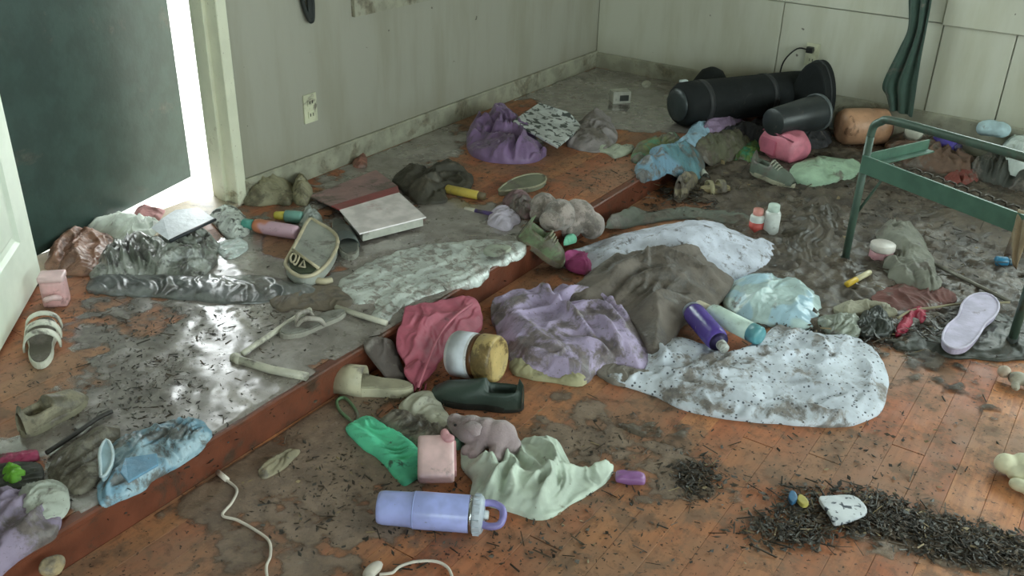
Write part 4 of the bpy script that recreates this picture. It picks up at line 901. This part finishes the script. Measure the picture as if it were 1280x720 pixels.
o, m, L = lying('purple_bottle', 'deep purple bottle with white nozzle lying on the spotted sheet', 'bottle', (866, 390), (906, 436), .036, [('body', [(0, .75), (.03, .95), (.08, 1), (.72, 1), (.82, .85)], M('deep_purple', (92, 72, 160), .25, mud=.06)), ('collar', [(.82, .85), (.83, .5), (.88, .45)], M('dark_purple', (52, 42, 86), .35)), ('nozzle', [(.86, .42), (.9, .45), (1, .40)], BT), ('base', [(-.06, .7), (-.05, .85), (.02, .88)], M('bottle_grey', (150, 156, 172), .35))], z=.03)
lying('sunscreen_tube', 'white tube with teal bottom beside the purple bottle', 'tube', (871, 381), (951, 421), .030, [('cap', [(0, .5), (.02, .6), (.18, .62), (.2, .5)], M('cap_cream', (214, 204, 182), .4)), ('body', [(.2, .6), (.24, .9), (.3, 1), (.85, 1)], M('tube_mint_white', (202, 222, 212), .35, mud=.1)), ('base', [(.85, 1.01), (.97, 1.01), (1, .85)], M('tube_teal', (110, 176, 186), .35))], z=.03)

# ================================================================== THINGS: under and beside the bed
cloth('striped_jacket', 'grey muddy sleeved jacket lying behind the bed leg', 'jacket', [(1098, 288), (1108, 278), (1130, 276), (1150, 284), (1160, 302), (1172, 330), (1182, 352), (1165, 357), (1130, 350), (1112, 338), (1106, 315)], M('jacket_grey', (128, 128, 116), .7, mud=.35), h=.10, fs=15, seed=75, ang=.35, an=3.5, fa=.6, edge=.025, lift=.014)
p = Pz(1099, 328, 0)
pc = thing('cosmetic_jar', 'small pink and white jar by the bed leg', 'jar', p); 
obj('body', lathe([(0, .036), (.004, .042), (.05, .042), (.052, .038)], 22, 'Z'), M('jar_pink', (206, 150, 160), .35, mud=.15), pc); obj('lid', lathe([(.052, .043), (.056, .045), (.075, .045), (.078, .04)], 22, 'Z'), M('jar_lid_white', (220, 212, 206), .35, mud=.12), pc)
lying('yellow_marker', 'yellow and white marker lying beside the bed leg', 'marker', (1058, 356), (1088, 340), .011, [('cap', [(0, .8), (.02, 1), (.38, 1), (.4, .9)], M('marker_yellow', (214, 176, 50), .4)), ('barrel', [(.4, .9), (.96, .9), (1, .6)], M('marker_cream', (206, 196, 160), .4, mud=.1))], z=.016)
lying('blue_cap_bottle', 'small bright blue bottle cap piece in the mud', 'bottle', (1244, 326), (1268, 328), .018, [('body', [(0, .8), (.05, 1), (.6, 1), (.65, .8)], M('blue_bright', (56, 130, 170), .35, mud=.12)), ('neck', [(.65, .7), (.7, .75), (1, .7)], M('blue_dull', (70, 96, 112), .4))], z=.012)
cloth('maroon_cloth', 'dull maroon muddy cloth in front of the grey jacket', 'cloth', [(1088, 372), (1110, 358), (1140, 352), (1180, 358), (1196, 368), (1180, 384), (1150, 388), (1116, 388)], M('maroon_mud', (110, 66, 60), .8, mud=.38, mudcol=(84, 66, 54)), h=.035, fs=12, seed=77, ang=.2, lift=.014)
cloth('red_ribbon', 'crimson ribbon scrap in front of the maroon cloth', 'ribbon', [(1119, 413), (1128, 398), (1134, 386), (1154, 384), (1158, 394), (1152, 402), (1144, 396), (1138, 408), (1126, 416)], M('crimson', (164, 36, 66), .55, mud=.08), h=.03, fs=18, seed=79, edge=.008, lift=.014)
cloth('khaki_rag', 'pale khaki torn rag behind the spotted sheet', 'cloth', [(1040, 384), (1060, 376), (1092, 376), (1110, 380), (1126, 392), (1112, 396), (1090, 388), (1060, 392)], M('khaki_pale', (160, 156, 136), .8, mud=.35), h=.035, fs=12, seed=81, ang=.1, edge=.012, lift=.014)
cloth('grey_plastic_bag', 'grey crinkled plastic bag behind the spotted sheet', 'bag', [(1022, 400), (1040, 392), (1070, 394), (1078, 410), (1068, 418), (1040, 414)], M('crinkle_grey', (140, 146, 134), .35, mud=.35), h=.04, fs=20, seed=83, edge=.012, lift=.014)
cloth('black_bag', 'black crumpled bag between the rag and the ribbon', 'bag', [(1072, 400), (1080, 388), (1098, 384), (1112, 394), (1118, 410), (1100, 416), (1080, 414)], M('black_bag_m', (46, 50, 46), .4, mud=.25), h=.05, fs=12, seed=85, edge=.015, lift=.014)
def slipper_pad():
    pl = [(1176, 432), (1182, 415), (1196, 402), (1202, 385), (1216, 375), (1234, 375), (1246, 386), (1243, 400), (1230, 412), (1220, 428), (1206, 441), (1188, 443)]
    insole('lavender_insole', 'lavender flip-flop base propped on the dark mud by the bed', 'sandal', pl, M('lavender_foam', (190, 180, 206), .6, mud=.10, mudcol=(130, 112, 120), ms=14), .022, dz=.03, rim=M('lavender_rim', (206, 198, 220), .6))
slipper_pad()
cloth('dark_tarp', 'dark green-black tarp scrap under the lavender flip-flop base', 'tarp', [(1120, 430), (1140, 412), (1170, 398), (1200, 392), (1250, 388), (1290, 402), (1300, 440), (1260, 448), (1210, 446), (1160, 438)], M('dark_tarp_m', (52, 54, 46), .5, mud=.4, mudcol=(66, 58, 48)), h=.03, fs=13, seed=87, ang=.2)
cable('metal_rod', 'thin grey metal rod lying across the mud towards the bed leg', 'rod', [(1160, 326), (1262, 377)], .007, M('rod_grey', (120, 116, 104), .4, metal=.3, mud=.3), dz=.035, n=1)
cable('rope', 'thin pale cord lying over the maroon cloth', 'cord', [(1122, 398), (1140, 388), (1170, 384), (1200, 380), (1262, 378)], .004, M('cord_pale', (150, 140, 112), .8), dz=.035, n=6)
# things on the floor behind the bed
cloth('clothes_heap', 'dark damp clothes heaped along the back wall beyond the bed', 'clothing', [(1205, 204), (1225, 196), (1260, 202), (1300, 208), (1320, 224), (1290, 230), (1240, 220), (1212, 212)], M('heap_dark', (70, 72, 66), .7, mud=.35), h=.15, fs=11, seed=88, edge=.03)
def at_wall(name, label, cat, lst, mat, y):
    P = [(Py(a, b, y+dy), rx, ry, rz_) for a, b, dy, rx, ry, rz_ in lst]; c = P[0][0]
    return tag(obj(name, blob([(p[0]-c[0], p[1]-c[1], p[2]-c[2], rx, ry, rz_) for p, rx, ry, rz_ in P], .006, 4), mat, loc=tuple(c)), label, cat)
cloth('white_garment', 'white garment bunched against the wall beyond the bed', 'clothing', [(1254, 180), (1260, 166), (1270, 158), (1300, 158), (1312, 178), (1290, 196), (1268, 194)], M('garment_white', (222, 232, 228), .7, mud=.14), h=.12, lift=.10, dz=.15, fs=12, seed=89, fa=.6, jag=.01)
at_wall('cushion', 'pale blue and grey cushion against the back wall', 'cushion', [(1238, 160, 0, .05, .05, .04), (1250, 162, 0, .05, .05, .038), (1230, 160, 0, .035, .05, .036)], M('cushion_blue', (186, 212, 220), .6, mud=.1, c2=(110, 134, 142), c2s=6), 4.79)
lying('violet_bottle', 'violet blue bottle lying behind the bed rail', 'bottle', (1168, 176), (1200, 186), .035, [('body', [(0, .8), (.04, 1), (.8, 1), (.86, .7)], M('violet_blue', (100, 86, 190), .3, mud=.1)), ('cap', [(.86, .6), (.88, .62), (1, .6)], M('cap_violet', (84, 76, 120), .4))], z=.02)
p = Pz(1143, 164, .12)
wb_ = thing('white_ball', 'small white ball with grey seams behind the bed rail', 'ball', (p[0], p[1], .075)); obj('ball_skin', blob([(0, 0, .045, .045, .045, .045)], .006), M('ball_white', (206, 206, 192), .5, mud=.1), wb_); obj('seam', tube([(.0455*math.cos(t), .0455*math.sin(t)*.4, .045+.0455*math.sin(t)*.9) for t in np.linspace(0, 6.28, 30)[:-1]], .002, 6, closed=True), M('seam_grey', (130, 130, 120), .6), wb_)
cloth('red_scarf', 'reddish scarf tangled in debris under the bed', 'scarf', [(1180, 220), (1196, 213), (1216, 214), (1224, 222), (1206, 227), (1188, 227)], M('scarf_red', (130, 66, 58), .8, mud=.35), h=.05, fs=16, seed=93, edge=.012, lift=.014)
cloth('pinkish_clothes', 'brownish pink clothes heaped behind the bed rail', 'clothing', [(1110, 176), (1130, 164), (1160, 168), (1190, 186), (1230, 200), (1240, 214), (1200, 214), (1160, 206), (1126, 196)], M('pinkish_mud', (120, 94, 80), .8, mud=.42), h=.085, fs=11, seed=95, ang=.3, lift=.014)
cloth('silt_drift', 'long rippled ridge of silt and cloth below the bed bar', 'cloth', [(1130, 262), (1170, 258), (1220, 268), (1270, 284), (1300, 300), (1290, 322), (1240, 308), (1180, 296), (1150, 286)], M('drift_mud', (104, 92, 78), .65, mud=.4, mudcol=(76, 66, 56)), h=.035, fs=9, seed=97, ang=-.4, an=4)
cloth('mud_shirt', 'shapeless mud-brown shirt left of the bed leg', 'shirt', [(972, 300), (985, 270), (1010, 248), (1040, 240), (1052, 262), (1048, 300), (1040, 322), (1005, 330), (980, 322)], M('mud_shirt_m', (96, 86, 74), .7, mud=.45, mudcol=(70, 62, 52)), h=.07, fs=11, seed=99, ang=.6)

# ================================================================== THINGS: on and below the step
LACE = M('lace_white', (212, 218, 214), .3, mud=.44, mudcol=(160, 152, 145), ms=30, bump=.25, coat=.6)
cloth('lace_cloth', 'muddy white lace cloth spread over the step edge', 'cloth', [(425, 358), (450, 335), (490, 316), (535, 306), (580, 302), (618, 300), (650, 304), (655, 314), (630, 330), (612, 338), (604, 350), (585, 362), (545, 368), (505, 382), (484, 402), (462, 398), (470, 380), (440, 378)], LACE, h=.018, fs=11, seed=101, fa=.8, edge=.015, n=5000)
sole = insole('shoe_insole', 'small pale shoe insole lying on the lace cloth', 'insole', [(604, 316), (612, 309), (626, 308), (638, 311), (636, 318), (622, 321), (610, 320)], M('insole_pale', (170, 176, 160), .5, mud=.2), .012, dz=.03)
# pink pouch draped from the step
PB = M('rose_bag', (172, 88, 106), .55, mud=.10, mudcol=(120, 66, 76), bump=.2, bs=30)
def rose():
    pl = [(503, 382), (511, 374), (545, 368), (585, 361), (600, 380), (600, 400), (562, 430), (540, 458), (522, 478), (511, 470), (504, 455), (506, 445), (495, 422), (500, 400)]
    def zf(X, Y): return np.clip(STEP+.03-(X-SX+.02)*.62, .012, STEP+.05)
    P = []
    for x, y in pl:
        d = ray(x, y); k = .62; t = (STEP+.03+.03+k*(SX-.02)-CAMZ)/(d[2]+k*d[0]); q = CAM+d*t
        if q[2] < .03: q = Pz(x, y, .03)
        P.append(q)
    c = np.mean(P, 0); me = cloth_poly([p[:2] for p in P], zf, h=.05, seed=103, fs=5, fa=.5, edge=.035)
    o = obj('rose_bag', me, PB); tag(o, 'dusty rose fabric bag slumped over the step edge', 'bag')
    k = lambda x, y, dz: (lambda q: np.array([q[0], q[1], zf(q[0:1], q[1:2])[0]+dz]))(Pz(x, y, .09))
    obj('seam', tube([k(590, 385, .05), k(565, 405, .058), k(545, 425, .05), k(522, 462, .02)], .004, 6, smooth_n=4), M('rose_seam', (200, 116, 132), .5), o)
    for s in range(4): obj('fringe', tube([(P[8][0]+s*.012-.02, P[8][1]+s*.006, .03), (P[8][0]+s*.014-.016, P[8][1]-.02+s*.006, .012)], .0025, 5), M('rose_fringe', (150, 62, 80), .7), o)
def cloth_poly(P, zf, **kw):
    """cloth_mesh for an outline already given in floor metres"""
    global F
    keep = F; it = iter(P)
    F = lambda x, y, dz=0., ramp=RAMP: np.array([x, y, 0.])
    try: return cloth_mesh([tuple(p) for p in P], zfun=zf, **kw)
    finally: F = keep
rose()
cloth('grey_sock', 'dark grey wet sock hanging beside the rose bag', 'sock', [(455, 428), (470, 418), (492, 424), (500, 448), (508, 470), (496, 482), (478, 462), (465, 445)], M('sock_grey', (96, 86, 82), .8, mud=.35), h=.045, fs=12, seed=105, ang=.8, edge=.02)
# cream jar on its side
m, L = axis_frame((566, 441), (634, 435), .066, 0.)
J = thing('cream_jar', 'large cream jar with white label and yellow-beige lid on its side', 'jar', mx=m @ Matrix.Rotation(R(-38), 4, 'Z') @ Matrix.Rotation(R(-8), 4, 'Y'))
jr = .066; Lj = .135
obj('body', lathe([(0, .8*jr), (.005, .93*jr), (.012, jr), (.075, jr), (.08, .96*jr)], 36), M('jar_body_white', (226, 226, 230), .3, mud=.06), J)
obj('collar', lathe([(.078, .96*jr), (.078, .985*jr), (.094, .985*jr), (.094, .96*jr)], 36), M('jar_brown', (104, 68, 40), .3), J)
lid = obj('lid', lathe([(.094, 1.0*jr), (.096, 1.03*jr), (.14, 1.03*jr), (.148, .97*jr), (.149, .86*jr), (.146, .82*jr), (.146, .3*jr)], 36), M('jar_lid_tan', (200, 174, 116), .45, mud=.4, mudcol=(120, 98, 62), ms=12), J)
obj('label_band', lathe([(.016, 1.004*jr), (.016, 1.012*jr), (.07, 1.012*jr), (.07, 1.004*jr)], 36, cap=False), M('label_white', (216, 220, 230), .5), J)
# white plastic pipe frame
PV = M('pipe_white', (206, 202, 186), .4, mud=.22)
def pipe(name, label, pts, r=.011, dz=.014):
    Q = [F(*q, dz=dz, ramp=.002) for q in pts]; c = Q[0]; o = obj(name, tube([q-c for q in Q], r, 12), PV, loc=tuple(c)); return tag(o, label, 'pipe')
pf = thing('bent_pipe', 'bent white plastic pipe frame on the silt by the step', 'pipe', F(292, 450, .014))
c0 = F(292, 450, .014)
obj('long_tube', tube([F(*q, dz=.014, ramp=.002)-c0 for q in [(292, 448), (338, 462), (384, 471)]], .012, 12), PV, pf)
obj('side_tube', tube([F(*q, dz=.016, ramp=.002)-c0 for q in [(303, 442), (330, 424), (362, 402), (388, 387)]], .008, 12, smooth_n=3), PV, pf)
obj('elbow', blob([(0, 0, 0, .017, .017, .015), (.018, -.004, 0, .015, .014, .014)], .005, 3), PV, pf, loc=tuple(F(294, 447, .014)-c0))
pipe('pipe_length', 'short straight white plastic pipe next to the lace cloth', [(420, 384), (450, 394), (483, 404)], .0085)
sandal('flip_flop', 'grey muddy flip-flop with thong strap beside the pipe frame', (432, 395), (351, 424), .082, [M('flop_edge', (160, 156, 146), .5, mud=.3), M('flop_bed', (140, 140, 132), .5, mud=.45), M('flop_strap', (186, 178, 168), .5, mud=.2)], bands=(), thong=True, th=.02)
cloth('muddy_towel', 'flat grey-brown muddy towel above the flip-flop', 'towel', [(340, 372), (372, 360), (420, 358), (440, 372), (432, 384), (400, 388), (370, 384), (348, 386)], M('towel_mud', (120, 108, 94), .7, mud=.4), h=.03, fs=11, seed=107, ang=.2)
# ================================================================== THINGS: raised floor, near left
shoe('mud_shoe', 'old beige shoe caked in mud beside the black stick', (28, 548), (106, 500), .095, .075, M('mudshoe_sole', (140, 134, 112), .7, mud=.35), M('mudshoe_upper', (150, 142, 120), .75, mud=.5, mudcol=(104, 96, 80)), M('mudshoe_lining', (84, 74, 60), .9), low=.45)
cable('black_stick', 'thin black stick lying beside the mud-caked shoe', 'stick', [(58, 566), (92, 544), (120, 524), (140, 514)], .006, M('stick_black', (44, 40, 36), .5), dz=.012, n=3)
cloth('muddy_rag', 'grey rag caked in mud beside the blue plastic bag', 'cloth', [(58, 590), (72, 566), (100, 545), (130, 532), (150, 532), (140, 556), (128, 575), (118, 600), (90, 612)], M('rag_mud_grey', (130, 124, 110), .6, mud=.5, mudcol=(92, 84, 72), ms=16), h=.05, fs=13, seed=109)
cloth('blue_plastic_bag', 'crumpled blue plastic packaging lying on the step edge', 'bag', [(124, 604), (132, 575), (140, 552), (175, 535), (215, 524), (250, 522), (262, 532), (262, 545), (225, 572), (196, 592), (160, 614), (126, 628)], M('blue_pack', (126, 164, 186), .3, mud=.43, mudcol=(104, 100, 94), ms=12, c2=(150, 176, 190), c2s=9), h=.045, fs=22, seed=111, ang=.6, edge=.018, n=6000)
insole('plastic_dish', 'light blue rounded plastic dish on the blue packaging', 'dish', [(127, 590), (126, 570), (134, 556), (141, 566), (142, 582), (135, 598), (128, 602)], M('lid_blue', (170, 200, 214), .3, mud=.1), .014, dz=.05, rim=M('lid_rim', (196, 214, 222), .3))
slab_on('blue_card', 'flat blue printed card on the blue packaging', 'card', [(150, 590), (156, 572), (196, 566), (198, 580), (160, 602)], [.17, .17, .17, .165, .165], .006, M('card_blue', (110, 158, 190), .35, mud=.2))
cloth('magenta_strap', 'magenta strap on the silt near the frame of mud rags', 'strap', [(-6, 575), (0, 569), (24, 566), (44, 562), (48, 572), (28, 577), (0, 581)], M('magenta_dull', (168, 62, 100), .5, mud=.2), h=.02, fs=14, seed=113, edge=.01)
cloth('lime_toy', 'lime green plastic leaf toy on dark mud', 'toy', [(2, 596), (6, 583), (18, 580), (32, 588), (28, 598), (20, 604), (10, 603)], M('lime', (120, 190, 60), .4, mud=.12), h=.03, fs=16, seed=115, edge=.01)
cloth('dark_rag', 'dark green-black rag below the lime toy', 'cloth', [(-10, 610), (-8, 588), (4, 580), (40, 578), (56, 588), (48, 606), (20, 612)], M('dark_rag_m', (58, 62, 54), .6, mud=.3), h=.015, fs=14, seed=117, edge=.01)
cloth('lavender_shirt', 'lavender grey muddy shirt on the raised floor by the step', 'shirt', [(-20, 730), (-20, 640), (-8, 612), (14, 606), (40, 614), (60, 622), (74, 640), (70, 660), (50, 676), (20, 696), (0, 712)], M('lavender_grey', (150, 136, 160), .75, mud=.38, mudcol=(112, 102, 94)), h=.06, fs=11, seed=119, ang=.5)
cloth('tissue', 'torn white tissue beside the lavender grey shirt', 'tissue', [(22, 640), (26, 612), (40, 604), (66, 600), (84, 610), (82, 634), (60, 650), (38, 652)], M('tissue_white', (190, 196, 186), .7, mud=.25), h=.035, fs=16, seed=121, edge=.012, lift=.012)
cloth('tan_wrapper', 'tan torn wrapper at the foot of the step', 'wrapper', [(48, 714), (54, 700), (72, 694), (82, 700), (74, 716), (58, 720)], M('tan_wrap', (168, 148, 112), .6, mud=.35), h=.009, fs=16, seed=122, edge=.01)

# ================================================================== THINGS: lower floor, foreground
sandal('beige_clog', 'cream rubber clog lying at the foot of the step', (517, 494), (420, 484), .085, [M('clog_sole', (196, 190, 166), .5, mud=.22), M('clog_bed', (172, 166, 144), .6, mud=.35), M('clog_cream', (190, 182, 156), .5, mud=.25)], bands=((.62, .98),), z=0., th=.03, hb=.062)
cloth('cream_rag', 'crumpled cream rag between the clog and the dark shoe', 'cloth', [(498, 508), (512, 494), (530, 488), (545, 492), (556, 512), (575, 530), (578, 545), (560, 545), (540, 528), (518, 520)], M('cream_rag_m', (196, 194, 178), .75, mud=.25), h=.045, fs=13, seed=123, edge=.018)
shoe('rubber_shoe', 'dark green-black rubber shoe lying beside the grey plush elephant', (655, 512), (540, 494), .105, .085, M('rubber_sole_black', (34, 38, 36), .5, mud=.1), M('rubber_upper', (58, 72, 66), .4, mud=.15, mudcol=(70, 68, 58)), M('rubber_lining', (30, 30, 28), .9), z=0., low=.38)
cable('green_rope', 'looped green rope at the foot of the step', 'rope', [(446, 530), (447, 518), (440, 506), (430, 497), (421, 501), (424, 512), (434, 522), (444, 531), (452, 536)], .0045, M('cord_green', (96, 128, 92), .6, mud=.3), dz=.008, n=6)
cloth('mint_cloth', 'bright mint green cloth folded on the planks', 'cloth', [(431, 536), (446, 524), (462, 520), (480, 532), (502, 544), (520, 556), (533, 576), (528, 588), (508, 604), (496, 598), (478, 578), (452, 556)], M('mint_bright', (104, 222, 178), .65, mud=.17, mudcol=(50, 80, 66), ms=20), h=.03, fs=9, seed=127, ang=-.65, an=3, fa=.65, edge=.018, ridges=[([(440, 537), (462, 556), (486, 580), (504, 598)], .018, .025), ([(466, 526), (496, 548), (516, 566), (524, 580)], .02, .025)], jag=.008)
cloth('muddy_leaf_rag', 'grey muddy shredded rag beside the mint cloth', 'cloth', [(470, 526), (486, 514), (510, 515), (540, 526), (566, 536), (572, 556), (555, 566), (535, 574), (515, 552), (490, 540)], M('shred_grey', (136, 128, 116), .7, mud=.5, mudcol=(84, 76, 66), ms=22), h=.045, fs=20, seed=129, edge=.014)
cloth('teal_scrap', 'small sea-green scrap touching the elephant trunk', 'scrap', [(566, 552), (572, 542), (582, 542), (580, 554), (572, 560)], M('seagreen', (120, 168, 150), .5, mud=.2), h=.025, fs=16, seed=131, edge=.008)
# plush elephant
def elephant():
    a = Pz(565, 538, .04); b = Pz(648, 552, .04); d = b-a; L = math.hypot(d[0], d[1]); an = math.atan2(d[1], d[0])
    o = thing('plush_elephant', 'pinkish grey plush elephant lying on its side', 'plush toy', (a[0], a[1], 0), an); k = L/.20
    e = [(.055, .012, .05, .050, .046, .046), (.10, .01, .05, .05, .046, .048), (.145, .005, .05, .052, .05, .050), (.02, .02, .05, .032, .034, .034), (.0, .03, .055, .026, .026, .028),
         (.085, -.038, .026, .026, .03, .025), (.088, -.066, .024, .021, .022, .022), (.15, -.045, .028, .028, .036, .027), (.152, -.078, .026, .024, .024, .024), (.185, -.012, .036, .028, .03, .032), (.06, -.05, .02, .02, .02, .02)]
    m = M('plush_mauve', (172, 152, 156), .9, mud=.12, mudcol=(130, 112, 112), sheen=.4, bs=220, bump=.3)
    obj('body', blob([tuple(v*k for v in q) for q in e], .005*k, 5), m, o)
    ear = blob([(.072*k, -.028*k, .092*k, .028*k, .026*k, .009*k), (.082*k, -.044*k, .084*k, .018*k, .016*k, .008*k)], .0045, 3); obj('ear', ear, m, o)
    for x, y, z in ((.012, -.008, .072),): obj('eye', blob([(x*k, y*k, z*k, .004, .004, .004)], .0012, 0), M('bead_black', (20, 20, 20), .2), o)
elephant()
cloth('pale_shirt', 'pale mint-white shirt crumpled beside the tumbler', 'shirt', [(576, 558), (590, 566), (612, 568), (640, 556), (660, 544), (690, 544), (704, 560), (720, 582), (762, 578), (766, 588), (745, 606), (715, 624), (690, 640), (665, 642), (640, 634), (612, 628), (588, 618), (590, 596), (578, 578)], M('pale_mint_shirt', (206, 218, 204), .75, mud=.10, mudcol=(130, 124, 104), ms=14), h=.05, fs=8, seed=133, ang=.3, an=3, fa=.75, edge=.025, n=4200, sharp=1.3, jag=.008, ridges=[([(662, 548), (688, 568), (692, 590), (662, 614)], .012, .03), ([(690, 594), (730, 588), (764, 583)], .014, .025), ([(596, 576), (618, 588), (614, 618)], .014, .028), ([(692, 594), (684, 616), (670, 638)], .01, .025), ([(630, 566), (645, 590), (632, 622)], .012, .025)])
# pink toy box with bow tag
def pinkbox():
    a = Pz(521, 611, .0); b = Pz(565, 613, .0); d = b-a; L = math.hypot(d[0], d[1]); o = thing('pink_case', 'pale pink rounded plastic case behind the lavender tumbler', 'case', a, math.atan2(d[1], d[0])+R(6))
    m = M('blush_plastic', (232, 196, 196), .35, mud=.06)
    T = Matrix.Translation((0, .0, .006)) @ Matrix.Rotation(R(24), 4, 'X')
    obj('shell', box(L*1.05, .115, .045, .014, (L*.55, .06, .027), 3), m, o, mx=T)
    obj('side_face', box(.008, .085, .03, .003, (L*1.08, .06, .027)), M('blush_dark', (196, 146, 150), .4, mud=.1), o, mx=T)
    obj('stand', box(L*.7, .012, .05, .003, (L*.55, .10, .026)), MATS['blush_dark'], o)
    obj('bow', blob([(L*.92, .10, .056, .016, .012, .010), (L*.80, .112, .058, .012, .016, .009), (L*.86, .105, .057, .009, .009, .009)], .004, 2), M('bow_pink', (206, 150, 156), .5, mud=.15), o, mx=T)
pinkbox()
# lavender tumbler with handle
def tumbler():
    r = .043; m, L = axis_frame((473, 634), (607, 644), r, 0.)
    o = thing('tumbler', 'lavender insulated tumbler with handle lying on the planks', 'tumbler', mx=m)
    lv = M('lavender_enamel', (178, 188, 252), .28, mud=.04, bump=.03); lid_m = M('tumbler_lid', (196, 206, 220), .35, mud=.08); st_ = M('steel', (190, 194, 196), .25, metal=1.)
    obj('body', lathe([(0, .80*r), (.003, .86*r), (.012, .90*r), (L*.30, .93*r), (L*.34, .985*r), (L*.36, 1.*r), (L*.84, 1.0*r), (L*.86, .97*r)], 36), lv, o)
    obj('base_seam', lathe([(L*.335, .985*r), (L*.335, .995*r), (L*.345, 1.0*r), (L*.345, .985*r)], 36, cap=False), M('lavender_lower', (172, 186, 246), .3), o)
    obj('neck_ring', lathe([(L*.855, .97*r), (L*.855, 1.0*r), (L*.885, 1.0*r), (L*.885, .95*r)], 32), st_, o)
    l = obj('lid', lathe([(L*.885, 1.02*r), (L*.89, 1.04*r), (L*.955, 1.04*r), (L*.97, .98*r), (L*.985, .8*r), (L*.985, .3*r)], 36), lid_m, o)
    for k in range(16):
        t = 2*math.pi*k/16; obj('grip_rib', box(L*.06, .004, .004, .0008, (L*.922, 1.05*r*math.cos(t), 1.05*r*math.sin(t))), lid_m, l)
    obj('spout', lathe([(L*.975, .26*r), (L*1.02, .26*r), (L*1.03, .2*r)], 16), M('spout_white', (222, 226, 228), .35), l)
    hd = M('handle_lavender', (150, 142, 206), .35)
    y0 = r*.55
    obj('handle', tube([(L*.955, y0*1.1, .012), (L*1.06, y0*1.1, .014), (L*1.145, y0*.55, .012), (L*1.165, -y0*.3, .006), (L*1.14, -y0*1.15, .0), (L*1.06, -y0*1.35, -.004), (L*.965, -y0*1.1, -.004)], .0085, 10, smooth_n=6), hd, o)
tumbler()
pillow_box('soap_bar', 'small purple packaged soap bar near the pale shirt', 'soap', (788, 597), (.075, .038, .024), R(28), M('soap_purple', (150, 104, 158), .3, mud=.08))
CW = M('cable_white', (222, 212, 200), .45, mud=.1)
c1 = F(272, 590, .006, .004)
cw = thing('charging_cable', 'white charging cable lying along the foot of the step', 'cable', c1)
obj('wire', tube([F(*q, dz=.006, ramp=.004)-c1 for q in [(283, 600), (296, 612), (290, 628), (278, 644), (296, 650), (318, 662), (336, 676), (338, 694), (333, 708), (334, 724)]], .0035, 8, smooth_n=6), CW, cw)
obj('plug_end', tube([F(*q, dz=.007, ramp=.004)-c1 for q in [(272, 590), (284, 600)]], .007, 8), CW, cw)
c1 = F(466, 712, .012)
cw = thing('usb_charger', 'white plug and curled cable at the front of the planks', 'charger', c1)
obj('plug_body', blob([(0, 0, .0, .016, .03, .012), (.012, -.03, 0, .015, .02, .012)], .004, 3), CW, cw)
obj('wire', tube([F(*q, dz=.006)-c1 for q in [(474, 718), (490, 716), (500, 708), (520, 702), (545, 702), (560, 710), (566, 724)]], .0035, 8, smooth_n=6), CW, cw)
# printed tag and blue-yellow bits
sc_ = insole('printed_tag', 'white speckled plastic tag on the dark leaf litter', 'tag', [(1023, 627), (1034, 624), (1066, 624), (1083, 641), (1072, 650), (1044, 658), (1036, 646)], M('tag_white', (216, 220, 226), .45, c2=(60, 66, 80), c2s=55, c2t=.6, mud=.06), .012, dz=.012)
insole('blue_charm', 'tiny blue plastic charm on the leaf litter', 'charm', [(985, 626), (987, 618), (993, 619), (996, 627), (990, 632)], M('charm_blue', (66, 112, 150), .4), .012, dz=.01)
insole('yellow_charm', 'tiny yellow plastic charm next to the blue one', 'charm', [(996, 628), (999, 622), (1006, 626), (1010, 633), (1003, 635)], M('charm_yellow', (190, 176, 96), .4), .012, dz=.01)
p = Pz(1263, 585, .03)
o = thing('foam_toy', 'cream white lumpy foam toy on the clean planks', 'toy', (p[0], p[1], 0)); fm = M('foam_cream', (234, 230, 200), .85, mud=.05, mudcol=(190, 180, 140))
obj('body', blob([(-.012, .012, .03, .03, .028, .028), (.022, .03, .034, .03, .028, .03), (.05, .0, .03, .034, .03, .03), (.02, -.004, .024, .03, .026, .022)], .004, 3), fm, o)
obj('paw', blob([(.03, -.045, .02, .026, .018, .018), (.052, -.05, .02, .024, .016, .018)], .004, 3), fm, o)
p = Pz(1272, 475, .02)
o = thing('figurine', 'small grey-white figurine lying on the planks under the bed', 'figurine', (p[0], p[1], 0), R(20)); gm = M('figurine_m', (190, 184, 168), .5, mud=.3)
obj('body', blob([(0, 0, .025, .03, .02, .022), (.03, -.01, .022, .024, .018, .018), (-.01, -.03, .015, .012, .02, .012)], .004, 3), gm, o)
obj('head', blob([(-.035, .02, .03, .02, .02, .02)], .004, 2), M('figurine_head', (206, 188, 170), .5, mud=.1), o)
cloth('straw_tuft', 'pale dry straw tuft by the foot of the step', 'straw', [(322, 588), (340, 572), (362, 562), (374, 564), (360, 580), (340, 594), (328, 598)], M('straw_pale', (150, 140, 116), .7, mud=.35), h=.02, fs=26, seed=141, ang=.6, an=5, edge=.012)
